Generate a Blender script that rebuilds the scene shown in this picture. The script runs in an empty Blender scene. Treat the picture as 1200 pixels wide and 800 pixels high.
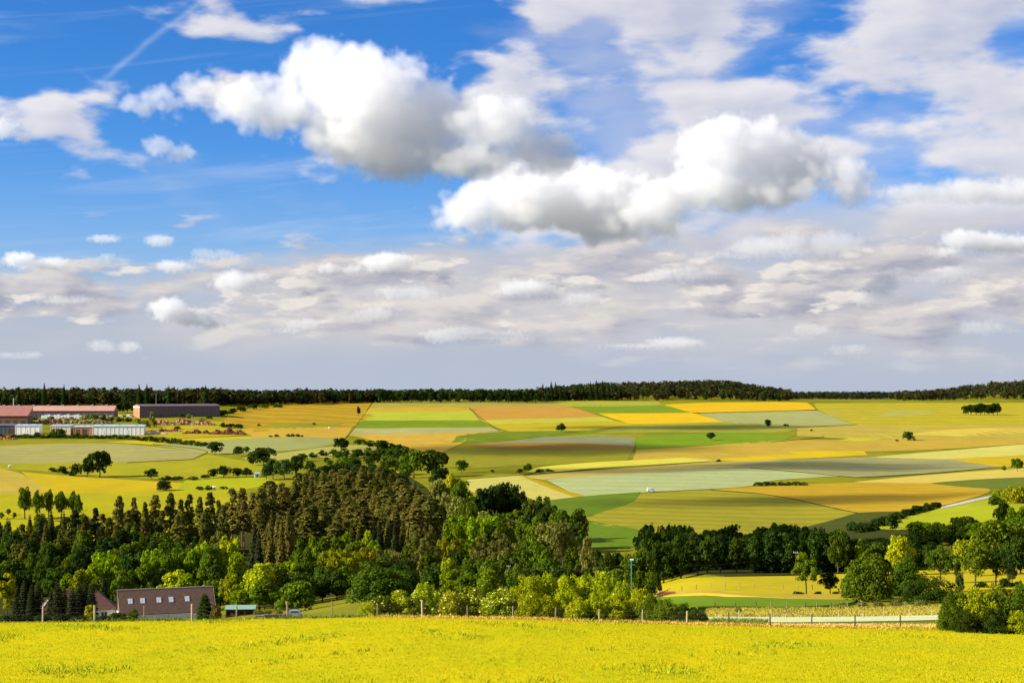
import bpy, bmesh, math, random, colorsys
import numpy as np
from mathutils import Vector, Matrix
from mathutils.geometry import delaunay_2d_cdt

sc = bpy.context.scene
COL = sc.collection
RAD = math.radians

# ------------------------------------------------------------------ camera
F = 1900.0                       # focal length of the photograph in its own pixels (1200 wide)
HZ = 455.0                       # row of the eye level
cam = bpy.data.cameras.new('camera')
cam_ob = bpy.data.objects.new('camera', cam)
COL.objects.link(cam_ob)
cam.sensor_width = 36.0
cam.lens = F / 1200.0 * 36.0
cam.shift_y = (HZ - 400.0) / 1200.0
cam.clip_start = 0.5
cam.clip_end = 90000.0
cam_ob.location = (0, 0, 0)
cam_ob.rotation_euler = (RAD(90), 0, 0)
sc.camera = cam_ob

# ------------------------------------------------------------------ sky, sun, exposure
SUN_EL, SUN_BACK = 27.0, 14.0    # sun low on the left, a little behind the camera
sun_dir = Vector((-math.cos(RAD(SUN_EL)) * math.cos(RAD(SUN_BACK)),
                  -math.cos(RAD(SUN_EL)) * math.sin(RAD(SUN_BACK)), math.sin(RAD(SUN_EL))))
SKY_STRENGTH = 0.06
world = bpy.data.worlds.new('World')
sc.world = world
world.use_nodes = True
L = bpy.data.lights.new('sun', 'SUN')
L.energy = 5.0
L.angle = RAD(0.5)
L.color = (1.0, 0.92, 0.77)
sun_ob = bpy.data.objects.new('sun', L)
COL.objects.link(sun_ob)
sun_ob.location = sun_dir * 3000
sun_ob.rotation_euler = sun_dir.to_track_quat('Z', 'Y').to_euler()
vs = sc.view_settings
vs.view_transform = 'Standard'
vs.look = 'None'
vs.gamma = 1.0
vs.use_curve_mapping = False
vs.exposure = 1.15

cy = sc.cycles
cy.max_bounces = 10
cy.diffuse_bounces = 3
cy.glossy_bounces = 2
cy.transmission_bounces = 4
cy.transparent_max_bounces = 12
cy.volume_bounces = 9
cy.use_adaptive_sampling = True
cy.adaptive_threshold = 0.02
cy.use_denoising = True
cy.denoiser = 'OPENIMAGEDENOISE'
cy.caustics_reflective = False
cy.caustics_refractive = False

rng = np.random.default_rng(7)
random.seed(7)


class NT:
    """small helper for node trees"""
    def __init__(s, tree):
        s.t = tree
        s.n = tree.nodes
        s.l = tree.links.new

    def new(s, kind, **kw):
        n = s.n.new(kind)
        for k, v in kw.items():
            setattr(n, k, v)
        return n

    def put(s, sock, v):
        if v is None:
            return
        if hasattr(v, 'is_output') or hasattr(v, 'links'):
            s.l(v, sock)
        elif isinstance(v, (tuple, list, Vector)) and sock.type == 'RGBA' and len(v) == 3:
            sock.default_value = (*v, 1.0)
        else:
            sock.default_value = v

    def math(s, op, a, b=None, c=None, clamp=False):
        n = s.new('ShaderNodeMath', operation=op, use_clamp=clamp)
        for i, v in enumerate((a, b, c)):
            s.put(n.inputs[i], v)
        return n.outputs[0]

    def vec(s, op, a, b=None):
        n = s.new('ShaderNodeVectorMath', operation=op)
        s.put(n.inputs[0], a)
        s.put(n.inputs[1], b)
        return n.outputs['Value'] if op in ('LENGTH', 'DOT_PRODUCT', 'DISTANCE') else n.outputs['Vector']

    def noise(s, vec, scale, detail=3.0, rough=0.5, dist=0.0):
        n = s.new('ShaderNodeTexNoise')
        s.put(n.inputs['Vector'], vec)
        n.inputs['Scale'].default_value = scale
        n.inputs['Detail'].default_value = detail
        n.inputs['Roughness'].default_value = rough
        n.inputs['Distortion'].default_value = dist
        return n.outputs['Fac']

    def rng(s, v, a, b, c=0.0, d=1.0, smooth=False):
        n = s.new('ShaderNodeMapRange')
        if smooth:
            n.interpolation_type = 'SMOOTHSTEP'
        s.put(n.inputs[0], v)
        for i, x in enumerate((a, b, c, d)):
            s.put(n.inputs[i + 1], x)
        return n.outputs[0]

    def mix(s, fac, a, b, blend='MIX'):
        n = s.new('ShaderNodeMix', data_type='RGBA', blend_type=blend)
        s.put(n.inputs[0], fac)
        s.put(n.inputs[6], a)
        s.put(n.inputs[7], b)
        return n.outputs[2]

    def xyz(s, x, y, z):
        n = s.new('ShaderNodeCombineXYZ')
        for i, v in enumerate((x, y, z)):
            s.put(n.inputs[i], v)
        return n.outputs[0]

    def sep(s, v):
        n = s.new('ShaderNodeSeparateXYZ')
        s.put(n.inputs[0], v)
        return n.outputs


def lin(c):
    """photograph colour (0-255) to a linear colour"""
    return tuple(((x / 255) / 12.92 if x / 255 <= 0.04045 else ((x / 255 + 0.055) / 1.055) ** 2.4) for x in c)


def alb(c, k=0.62):
    r, g, b = lin(c)
    if r > g: g += 0.22 * (r - g)
    else: r += 0.42 * (g - r)
    return tuple(min(0.8, x * k) for x in (r, g, b))


def srgb(c):
    return tuple(c) if len(c) == 4 else (*c, 1.0)


# ------------------------------------------------------------------ world: clear sky and the high, far cloud layers
wt = NT(world.node_tree)
sky = wt.new('ShaderNodeTexSky'); sky.sky_type = 'NISHITA'; sky.sun_disc = False
sky.sun_elevation = RAD(SUN_EL); sky.sun_rotation = math.atan2(sun_dir.x, sun_dir.y)
sky.altitude = 1500; sky.air_density = 1.0; sky.dust_density = 0.4; sky.ozone_density = 4.0
CS = 1.0 / (SKY_STRENGTH * 2 ** vs.exposure)         # cloud colours are given as they look


def cl(c):
    return tuple(x * CS for x in lin(c))


wd = wt.vec('NORMALIZE', wt.new('ShaderNodeTexCoord').outputs['Generated'])
wx, wy, wz = wt.sep(wd)
wa = wt.math('ARCTAN2', wx, wy)                                                   # bearing
we = wt.math('DIVIDE', wz, wt.math('SQRT', wt.math('ADD', wt.math('MULTIPLY', wx, wx), wt.math('MULTIPLY', wy, wy))))  # slope of the sight line
hs = wt.new('ShaderNodeHueSaturation'); hs.inputs['Saturation'].default_value = 1.25; hs.inputs['Value'].default_value = 1.0
wt.l(sky.outputs[0], hs.inputs['Color'])
clear = wt.mix(1.0, hs.outputs[0], (.64, .87, 1.15), 'MULTIPLY')


def layer(below, sx, sy, warp, seed, lo, hi, cover, lit, shade, alpha, det=6.0, rough=.55, off=(-.012, .006), gain=5.0):
    """one sheet of cloud seen from below and the side: fractal cover, edges towards the sun brighter"""
    def f(da, de):
        p = wt.xyz(wt.math('MULTIPLY', wt.math('ADD', wa, da), sx), wt.math('MULTIPLY', wt.math('ADD', we, de), sy), seed)
        return wt.noise(p, 1.0, det, rough, warp)
    n0, n1 = f(0.0, 0.0), f(off[0], off[1])
    v = wt.math('ADD', n0, cover)
    a = wt.rng(v, lo, hi, 0, 1, True)
    li = wt.math('ADD', wt.math('MULTIPLY', wt.math('SUBTRACT', n0, n1), gain), .52, clamp=True)
    thick = wt.rng(v, lo + (hi - lo) * .5, hi + .22, 0, .4)
    li = wt.math('SUBTRACT', li, thick, clamp=True)
    c = wt.mix(li, cl(shade), cl(lit))
    return wt.mix(wt.math('MULTIPLY', a, alpha), below, c)


def bell(x, c, w):
    q = wt.math('DIVIDE', wt.math('SUBTRACT', x, c), w)
    return wt.math('POWER', 2.718, wt.math('MULTIPLY', wt.math('MULTIPLY', q, q), -1.0))


# air near the horizon: pale grey blue
hz = wt.rng(we, .0, .16, 1.0, 0.0)
c0 = wt.mix(wt.math('MULTIPLY', wt.math('POWER', hz, 1.7), .9), clear, cl((190, 198, 214)))
# thin cirrus, drawn out
ci = wt.noise(wt.xyz(wt.math('MULTIPLY', wt.math('ADD', wa, wt.math('MULTIPLY', we, .55)), 3.0), wt.math('MULTIPLY', wt.math('SUBTRACT', we, wt.math('MULTIPLY', wa, .12)), 42.0), 3.3), 1.0, 5, .62, .6)
c0 = wt.mix(wt.math('MULTIPLY', wt.rng(ci, .5, .82, 0, 1, True), .42), c0, cl((214, 224, 240)))
# altocumulus sheets: thickest in the upper right, going on beyond the frame
right = wt.rng(wa, -.10, .12, -.16, .035, True)
upcov = wt.math('ADD', right, wt.math('MULTIPLY', wt.rng(we, .075, .16, 0, 1, True), .09))
# a contrail blown wide, upper left
ua, ue = wt.math('ADD', wa, .257), wt.math('SUBTRACT', we, .176)
along = wt.math('ADD', wt.math('MULTIPLY', ua, .755), wt.math('MULTIPLY', ue, .656))
across = wt.math('SUBTRACT', wt.math('MULTIPLY', ua, .656), wt.math('MULTIPLY', ue, .755))
across = wt.math('ADD', across, wt.math('MULTIPLY', wt.math('SUBTRACT', wt.noise(wt.xyz(wt.math('MULTIPLY', along, 30.0), 0, 0), 1.0, 3), .5), .006))
tr = wt.math('MULTIPLY', bell(across, 0.0, .0018), wt.rng(bell(along, .05, .05), .2, .8))
c0 = wt.mix(wt.math('MULTIPLY', wt.math('MULTIPLY', tr, wt.rng(ci, .3, .6, .35, 1)), .33), c0, cl((205, 220, 245)))
c0 = layer(c0, 6.0, 15.0, .15, 31.7, .50, .72, upcov, (226, 226, 236), (190, 198, 222), .55, 5.0, .5, (-.012, .008), 2.0)
c1 = layer(c0, 13.0, 31.0, .0, 14.7, .50, .62, upcov, (248, 243, 243), (196, 200, 218), .9, 6.0, .46, (-.010, .008), 3.2)
# the hazy bank they lie in
bk = wt.noise(wt.xyz(wt.math('MULTIPLY', wa, 5.0), wt.math('MULTIPLY', we, 26.0), 44.0), 1.0, 5.0, .5)
top = wt.rng(wa, -.30, .12, .072, .112, True)
edge_ = wt.math('ADD', wt.math('SUBTRACT', top, we), wt.math('MULTIPLY', wt.math('SUBTRACT', bk, .5), .075))
bank = wt.math('MULTIPLY', wt.rng(edge_, -.006, .026, 0, 1, True), wt.rng(bk, .3, .6, .62, .92))
c1 = wt.mix(bank, c1, wt.mix(wt.rng(bk, .38, .62), cl((184, 187, 201)), cl((213, 209, 210))))
# broken stratocumulus far away, lying flat above the horizon
low = wt.math('ADD', bell(we, .055, .042), -1.0)
lowcov = wt.math('ADD', wt.math('MULTIPLY', low, .34), wt.rng(wa, -.32, .25, .03, .12))
c2 = layer(c1, 13.0, 44.0, .1, 5.1, .44, .58, lowcov, (234, 226, 219), (166, 169, 186), .9, 7.0, .55, (-.010, .0055), 4.4)
c3 = layer(c2, 24.0, 70.0, .1, 21.4, .50, .60, wt.math('MULTIPLY', wt.math('ADD', bell(we, .062, .034), -1.0), .3), (246, 238, 229), (160, 164, 181), .9, 7.0, .55, (-.008, .005), 4.6)
# the lowest air veils the feet of the clouds
veil = wt.rng(we, .002, .036, .9, 0.0)
c4 = wt.mix(veil, c3, cl((180, 192, 211)))
bg = world.node_tree.nodes['Background']
wt.l(c4, bg.inputs[0])
bg.inputs[1].default_value = SKY_STRENGTH


# ------------------------------------------------------------------ terrain
def pchip(xs, ys, x):
    xs = np.asarray(xs, float); ys = np.asarray(ys, float)
    h = np.diff(xs); d = np.diff(ys) / h
    m = np.zeros(len(xs))
    for i in range(1, len(xs) - 1):
        if d[i - 1] * d[i] > 0:
            w1, w2 = 2 * h[i] + h[i - 1], h[i] + 2 * h[i - 1]
            m[i] = (w1 + w2) / (w1 / d[i - 1] + w2 / d[i])
    m[0], m[-1] = d[0], d[-1]
    x = np.clip(x, xs[0], xs[-1])
    k = np.clip(np.searchsorted(xs, x) - 1, 0, len(xs) - 2)
    t = (x - xs[k]) / h[k]
    return ((2*t**3 - 3*t**2 + 1) * ys[k] + (t**3 - 2*t**2 + t) * h[k] * m[k]
            + (-2*t**3 + 3*t**2) * ys[k + 1] + (t**3 - t**2) * h[k] * m[k + 1])


# the lie of the land along bearings (u = bearing, as a column of the photograph): (distance, row at which the ground there shows)
FARL = [(500, 716), (600, 692), (700, 664), (800, 636), (950, 593), (1150, 561), (1400, 532), (1600, 512.5), (1770, 497.5),
        (1900, 488.5), (2080, 477.5), (2300, 470), (2700, 468), (3600, 470), (6000, 472), (12000, 472)]
FARM = [(450, 676), (550, 656), (700, 633), (800, 613), (950, 586), (1150, 559), (1300, 543), (1550, 521.5), (1850, 502),
        (2150, 486), (2400, 475), (2600, 470)]
COLS = {
    -150: [(148, 733), (165, 740), (200, 747), (300, 740), (435, 725)] + FARL,
    0: [(148, 731.5), (165, 738), (200, 745), (300, 738), (435, 724)] + FARL,
    230: [(148, 729), (165, 735), (200, 741), (300, 735), (435, 723.3)] + FARL,
    320: [(148, 726.5), (165, 730), (190, 732), (300, 724), (435, 717), (500, 708), (600, 688), (700, 661), (800, 635), (950, 592),
          (1150, 560), (1400, 531), (1600, 513), (1770, 501), (1900, 493), (2080, 483), (2300, 474), (2500, 470), (3000, 468), (3600, 470), (6000, 472), (12000, 472)],
    440: [(148, 724.5), (165, 726), (190, 727), (260, 716), (350, 704), (435, 702), (500, 696), (600, 677), (700, 653), (800, 628), (950, 591),
          (1150, 560), (1400, 533), (1600, 517), (1850, 502), (2150, 485), (2400, 475), (2550, 471), (3000, 468), (3600, 470), (6000, 472), (12000, 472)],
    600: [(148, 726.5), (165, 728), (200, 732), (300, 722), (400, 712), (450, 706), (500, 697), (560, 684), (620, 664), (700, 634)] + FARM[3:] + [(3000, 467), (3300, 468), (3600, 470), (6000, 472), (12000, 472)],
    720: [(148, 730.5), (165, 731), (200, 730), (300, 716), (400, 705), (450, 698), (500, 689), (560, 676), (620, 660), (700, 634)] + FARM[3:] + [(3000, 460.5), (3300, 459), (3700, 470), (6000, 472), (12000, 472)],
    840: [(148, 734), (165, 729.5), (200, 724), (250, 715), (330, 697), (390, 684)] + FARM + [(3000, 458), (3300, 456.5), (3700, 470), (5500, 466), (6000, 465), (12000, 472)],
    930: [(148, 736.5), (165, 731), (200, 725), (250, 715), (330, 697), (390, 684)] + FARM + [(3000, 468), (3300, 467), (3700, 470), (5500, 464.5), (6000, 463.5), (12000, 472)],
    1060: [(148, 738.5), (165, 731.5), (200, 724), (250, 714), (330, 696), (390, 683), (450, 672), (550, 650), (700, 622), (800, 607), (950, 584),
           (1150, 561), (1300, 546), (1550, 524), (1850, 503), (2150, 487), (2400, 476), (2600, 470), (3000, 468), (3300, 468), (3700, 470), (5500, 464.5), (6000, 463.5), (12000, 472)],
    1200: [(148, 741.5), (165, 732), (200, 722), (250, 710), (330, 692), (390, 678), (450, 666), (550, 636), (700, 606), (800, 592), (950, 575),
           (1150, 558), (1300, 545), (1550, 524), (1850, 503), (2150, 487), (2400, 476), (2600, 470), (3000, 458), (3300, 454), (3700, 468), (5500, 468), (6000, 468), (12000, 472)],
}
NEARP = [(0.2, -1.65), (12, -3.4), (40, -8.4), (80, -15.2)]
CU = sorted(COLS)


def zcol(u, y):
    pts = COLS[u]
    ys = [p[0] for p in NEARP] + [p[0] for p in pts]
    zs = [p[1] for p in NEARP] + [-(p[1] - HZ) / F * p[0] for p in pts]
    return pchip(ys, zs, y)


def ground(x, y):
    x = np.atleast_1d(np.asarray(x, float)); y = np.maximum(np.atleast_1d(np.asarray(y, float)), 0.3)
    u = np.clip(600 + F * x / np.maximum(y, 60.0), CU[0], CU[-1])
    out = np.zeros(np.broadcast(x, y).shape)
    k = np.clip(np.searchsorted(CU, u) - 1, 0, len(CU) - 2)
    for i in range(len(CU) - 1):
        m = k == i
        if not m.any():
            continue
        t = (u[m] - CU[i]) / (CU[i + 1] - CU[i])
        t = t * t * (3 - 2 * t)
        out[m] = (1 - t) * zcol(CU[i], y[m]) + t * zcol(CU[i + 1], y[m])
    # gentle unevenness of real land
    w = np.clip((y - 60) / 300, 0, 1)
    out += w * (0.25 * np.sin(x / 37 + y / 61) + 0.18 * np.sin(x / 23 - y / 45 + 2))
    return out


def gz(x, y):
    return float(ground(x, y)[0])


YS = np.geomspace(140, 9000, 5000)


def hit(u, v, ymin=140.0):
    """where the sight line through bearing u, row v first meets the land beyond ymin"""
    ys = YS[YS >= ymin]
    xs = (u - 600) / F * ys
    g = ground(xs, ys) - (HZ - v) / F * ys
    i = int(np.argmax(g >= 0))
    if g[i] < 0:
        i = int(np.argmax(g / ys))
    y = ys[i]
    if i > 0 and g[i] > 0 > g[i - 1]:
        y = ys[i - 1] + (ys[i] - ys[i - 1]) * (-g[i - 1]) / (g[i] - g[i - 1])
    return (u - 600) / F * y, y


def row_of(u, y):
    return HZ - gz((u - 600) / F * y, y) * F / y


# ------------------------------------------------------------------ object helpers
def link(name, me, parent=None, loc=None, rotz=0.0, scale=None):
    o = bpy.data.objects.new(name, me)
    COL.objects.link(o)
    if parent is not None:
        o.parent = parent
    if loc is not None:
        o.location = loc
    if rotz:
        o.rotation_euler = (0, 0, rotz)
    if scale is not None:
        o.scale = scale
    return o


def tag(o, label=None, cat=None, group=None, kind=None):
    if label: o['label'] = label
    if cat: o['category'] = cat
    if group: o['group'] = group
    if kind: o['kind'] = kind
    return o


def thing(name, label, cat, loc, rotz=0.0, group=None):
    return tag(link(name, None, None, loc, rotz), label, cat, group)


def mesh_np(name, V, polys, mat=None, n=None, smooth=False):
    """V (k,3); polys (m,n) index array"""
    me = bpy.data.meshes.new(name)
    V = np.asarray(V, np.float32); P = np.asarray(polys, np.int32)
    me.vertices.add(len(V)); me.vertices.foreach_set('co', V.ravel())
    n = P.shape[1]
    me.loops.add(P.size); me.loops.foreach_set('vertex_index', P.ravel())
    me.polygons.add(len(P))
    me.polygons.foreach_set('loop_start', np.arange(0, P.size, n, dtype=np.int32))
    me.polygons.foreach_set('loop_total', np.full(len(P), n, np.int32))
    if smooth:
        me.polygons.foreach_set('use_smooth', np.ones(len(P), bool))
    if mat: me.materials.append(mat)
    me.update(calc_edges=True)
    return me


class MB:
    """collects boxes, prisms and tubes into one mesh"""
    def __init__(s): s.v = []; s.f = []

    def add(s, vs, fs):
        k = len(s.v); s.v += [tuple(p) for p in vs]; s.f += [tuple(i + k for i in f) for f in fs]; return s

    def box(s, x0, x1, y0, y1, z0, z1):
        return s.add([(x0,y0,z0),(x1,y0,z0),(x1,y1,z0),(x0,y1,z0),(x0,y0,z1),(x1,y0,z1),(x1,y1,z1),(x0,y1,z1)],
                     [(3,2,1,0),(4,5,6,7),(0,1,5,4),(1,2,6,5),(2,3,7,6),(3,0,4,7)])

    def slab(s, pts, d):
        """a polygon given thickness along vector d"""
        n = len(pts); d = Vector(d)
        P = [Vector(p) for p in pts]
        return s.add(P + [p + d for p in P], [tuple(range(n))[::-1], tuple(range(n, 2*n))] + [(i, (i+1) % n, n + (i+1) % n, n + i) for i in range(n)])

    def tube(s, path, radii, seg=6, cap=True):
        path = [Vector(p) for p in path]; rings = []
        for i, p in enumerate(path):
            t = (path[min(i+1, len(path)-1)] - path[max(i-1, 0)]).normalized()
            a = t.orthogonal().normalized(); b = t.cross(a)
            rings.append([p + (a*math.cos(2*math.pi*j/seg) + b*math.sin(2*math.pi*j/seg)) * radii[i] for j in range(seg)])
        vs = [q for r in rings for q in r]; fs = []
        for i in range(len(path)-1):
            for j in range(seg):
                fs.append((i*seg+j, i*seg+(j+1) % seg, (i+1)*seg+(j+1) % seg, (i+1)*seg+j))
        if cap: fs += [tuple(range(seg))[::-1], tuple(range((len(path)-1)*seg, len(path)*seg))]
        return s.add(vs, fs)

    def mesh(s, name, mat):
        me = bpy.data.meshes.new(name); me.from_pydata(s.v, [], s.f); me.materials.append(mat)
        bm = bmesh.new(); bm.from_mesh(me); bmesh.ops.recalc_face_normals(bm, faces=bm.faces); bm.to_mesh(me); bm.free()
        return me

    def build(s, name, mat, parent=None, **kw):
        return link(name, s.mesh(name, mat), parent, **kw)


# ------------------------------------------------------------------ materials
def material(name):
    m = bpy.data.materials.new(name); m.use_nodes = True
    t = NT(m.node_tree)
    return m, t, m.node_tree.nodes['Principled BSDF']


def crop_mat(name, a, b=None, stripe=0.0, period=18.0, ang=0.0, patch=0.5, scale=1/90, rough=0.9, edge=0.0):
    """crop colour a drifting into b, drill rows and tramlines"""
    m, t, p = material(name)
    a = alb(a); b = alb(b) if b else tuple(x * 0.8 for x in a)
    g = t.new('ShaderNodeNewGeometry').outputs['Position']
    n1 = t.noise(t.vec('MULTIPLY', g, (1.0, 0.35, 0.0)), scale, 5.0, 0.6)
    c = t.mix(t.math('MULTIPLY', t.rng(n1, 0.35, 0.68), patch), a, b)
    n3 = t.noise(t.vec('MULTIPLY', g, (1.0, 0.5, 0.0)), 1/26, 4.0, 0.65)
    c = t.mix(t.rng(n3, 0.42, 0.72, 0.0, 0.4), c, tuple(x * y for x, y in zip(b, (0.62, 0.74, 0.8))))
    n2 = t.noise(t.vec('MULTIPLY', g, (1.0, 1.0, 0.0)), 1/6, 4.0, 0.7)
    c = t.mix(t.rng(n2, 0.25, 0.75, 0.0, 0.34), c, tuple(x * 0.5 for x in b))
    if stripe:
        wv = t.math('ADD', t.vec('DOT_PRODUCT', g, (math.cos(ang), math.sin(ang), 0)), t.math('MULTIPLY', n1, period * 0.7))
        s = t.math('SINE', t.math('MULTIPLY', wv, 2 * math.pi / period))
        s2 = t.math('SINE', t.math('MULTIPLY', wv, 2 * math.pi / (period * 0.37)))
        s = t.math('ADD', s, t.math('MULTIPLY', s2, 0.6))
        c = t.mix(t.rng(s, -1.4, 1.4, 0.0, stripe), c, tuple(x * 0.35 for x in b))
    p.inputs['Roughness'].default_value = rough
    p.inputs['Specular IOR Level'].default_value = 0.05
    t.l(c, p.inputs['Base Color'])
    bp = t.new('ShaderNodeBump'); bp.inputs['Strength'].default_value = 0.6; bp.inputs['Distance'].default_value = 0.5
    t.l(n2, bp.inputs['Height']); t.l(bp.outputs[0], p.inputs['Normal'])
    return m


def plain_mat(name, col, rough=0.7, var=0.2, scale=1.5, spec=0.2, metal=0.0, objspace=True, stretch=(1, 1, 1)):
    m, t, p = material(name)
    v = t.new('ShaderNodeTexCoord').outputs['Object']
    n = t.noise(t.vec('MULTIPLY', v, stretch), scale, 5.0, 0.65)
    t.l(t.mix(t.rng(n, 0.3, 0.7), tuple(x * (1 - var) for x in col), tuple(min(1, x * (1 + var * 0.6)) for x in col)), p.inputs['Base Color'])
    p.inputs['Roughness'].default_value = rough
    p.inputs['Specular IOR Level'].default_value = spec
    p.inputs['Metallic'].default_value = metal
    return m


def leaf_mat(name, attr=None):
    """leaf colour from the object colour (or the attribute), each leaf a little different"""
    m = bpy.data.materials.new(name); m.use_nodes = True
    t = NT(m.node_tree); t.n.clear()
    out = t.new('ShaderNodeOutputMaterial')
    if attr:
        c = t.new('ShaderNodeAttribute', attribute_name=attr).outputs['Color']
    else:
        c = t.new('ShaderNodeObjectInfo').outputs['Color']
    g = t.new('ShaderNodeNewGeometry')
    r = g.outputs['Random Per Island']
    hs = t.new('ShaderNodeHueSaturation')
    t.l(c, hs.inputs['Color'])
    t.l(t.rng(r, 0, 1, 0.475, 0.515), hs.inputs['Hue'])
    r2 = t.math('FRACT', t.math('MULTIPLY', r, 17.31))
    t.l(t.rng(r2, 0, 1, 0.6, 1.4), hs.inputs['Value'])
    d = t.new('ShaderNodeBsdfDiffuse'); tr = t.new('ShaderNodeBsdfTranslucent')
    t.l(hs.outputs[0], d.inputs[0])
    t.l(t.mix(1.0, hs.outputs[0], (1.0, 0.95, 0.35), 'MULTIPLY'), tr.inputs[0])
    mx = t.new('ShaderNodeMixShader'); mx.inputs[0].default_value = 0.36
    t.l(d.outputs[0], mx.inputs[1]); t.l(tr.outputs[0], mx.inputs[2])
    t.l(mx.outputs[0], out.inputs['Surface'])
    return m


LEAF = leaf_mat('leaf')
LEAF_T = leaf_mat('wood_leaf', 'tint')
BARK = plain_mat('bark', (0.09, 0.065, 0.045), 0.9, 0.4, 6, 0.1, stretch=(1, 1, 0.2))
BARK_PINE = plain_mat('pine_bark', (0.2, 0.095, 0.05), 0.9, 0.4, 6, 0.1, stretch=(1, 1, 0.2))

# ------------------------------------------------------------------ land, fields
def build_land():
    ua = np.concatenate([np.linspace(-9000, -600, 24), np.linspace(-560, 1760, 190), np.linspace(1800, 10200, 24)])
    ya = np.concatenate([[0.3, 4, 8], np.geomspace(12, 140, 24), np.geomspace(143, 175, 18), np.geomspace(180, 3700, 190), np.geomspace(3800, 12000, 24), [16000, 24000, 40000]])
    U, Y = np.meshgrid(ua, ya)
    X = (U - 600) / F * np.maximum(Y, 60.0)
    Z = ground(X.ravel(), Y.ravel()).reshape(X.shape)
    Z = np.where(Y > 12000, Z - (Y - 12000) * 0.02, Z)
    V = np.stack([X, Y, Z], -1).reshape(-1, 3)
    nu, ny = len(ua), len(ya)
    i = np.arange(ny - 1)[:, None] * nu + np.arange(nu - 1)[None, :]
    P = np.stack([i, i + 1, i + nu + 1, i + nu], -1).reshape(-1, 4)
    m, t, p = material('valley_grass')
    g = t.new('ShaderNodeNewGeometry').outputs['Position']
    n1 = t.noise(t.vec('MULTIPLY', g, (1, 0.4, 0)), 1/120, 5, 0.6)
    n2 = t.noise(t.vec('MULTIPLY', g, (1, 1, 0)), 1/5, 5, 0.7)
    n3 = t.noise(t.vec('MULTIPLY', g, (1, 0.6, 0)), 1/35, 4, 0.6)
    c = t.mix(t.rng(n1, 0.35, 0.65), alb((128, 134, 24)), alb((172, 160, 26)))
    c = t.mix(t.rng(n3, 0.45, 0.7, 0, 0.55), c, alb((96, 116, 18)))
    c = t.mix(t.rng(n2, 0.3, 0.75, 0, 0.4), c, alb((90, 105, 15)))
    # unseen land beyond the ridge: dark heath and woodland, to cut bounce on clouds
    far = t.rng(t.sep(g)[1], 3300.0, 4600.0, 0, 1, True)
    n4 = t.noise(t.vec('MULTIPLY', g, (1, 1, 0)), 1/900, 4, 0.6)
    c = t.mix(far, c, t.mix(t.rng(n4, 0.4, 0.6), (.028, .04, .016), (.09, .10, .05)))
    t.l(c, p.inputs['Base Color']); p.inputs['Roughness'].default_value = 0.95; p.inputs['Specular IOR Level'].default_value = 0.03
    bp = t.new('ShaderNodeBump'); bp.inputs['Strength'].default_value = 0.7; bp.inputs['Distance'].default_value = 0.4
    t.l(n2, bp.inputs['Height']); t.l(bp.outputs[0], p.inputs['Normal'])
    return tag(link('ground', mesh_np('ground', V, P, m, smooth=True)), kind='structure')


build_land()

LAYER = [0]


def smooth_poly(pts, closed=True, sub=5, k=0.5):
    """subdivide the outline; corners stay corners where the turn is sharp, gentle bends are rounded"""
    n = len(pts); out = []
    P = [np.array(p, float) for p in pts]

    def tan(i):
        a, b, c = P[i - 1], P[i], P[(i + 1) % n]
        d1, d2 = b - a, c - b
        l1, l2 = np.linalg.norm(d1), np.linalg.norm(d2)
        if l1 < 1e-6 or l2 < 1e-6: return None
        return (c - a) / (l1 + l2) if np.dot(d1 / l1, d2 / l2) > 0.78 else None
    T = [tan(i) for i in range(n)]
    for i in range(n if closed else n - 1):
        a, b = P[i], P[(i + 1) % n]
        L_ = np.linalg.norm(b - a)
        ta = T[i] if T[i] is not None and (closed or i > 0) else (b - a) / max(L_, 1e-6)
        tb = T[(i + 1) % n] if T[(i + 1) % n] is not None and (closed or i + 1 < n - 1) else (b - a) / max(L_, 1e-6)
        for s in range(sub):
            t = s / sub
            out.append(((2*t**3 - 3*t**2 + 1) * a + (t**3 - 2*t**2 + t) * L_ * ta + (-2*t**3 + 3*t**2) * b + (t**3 - t**2) * L_ * tb))
    if not closed: out.append(P[-1])
    return out


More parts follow.
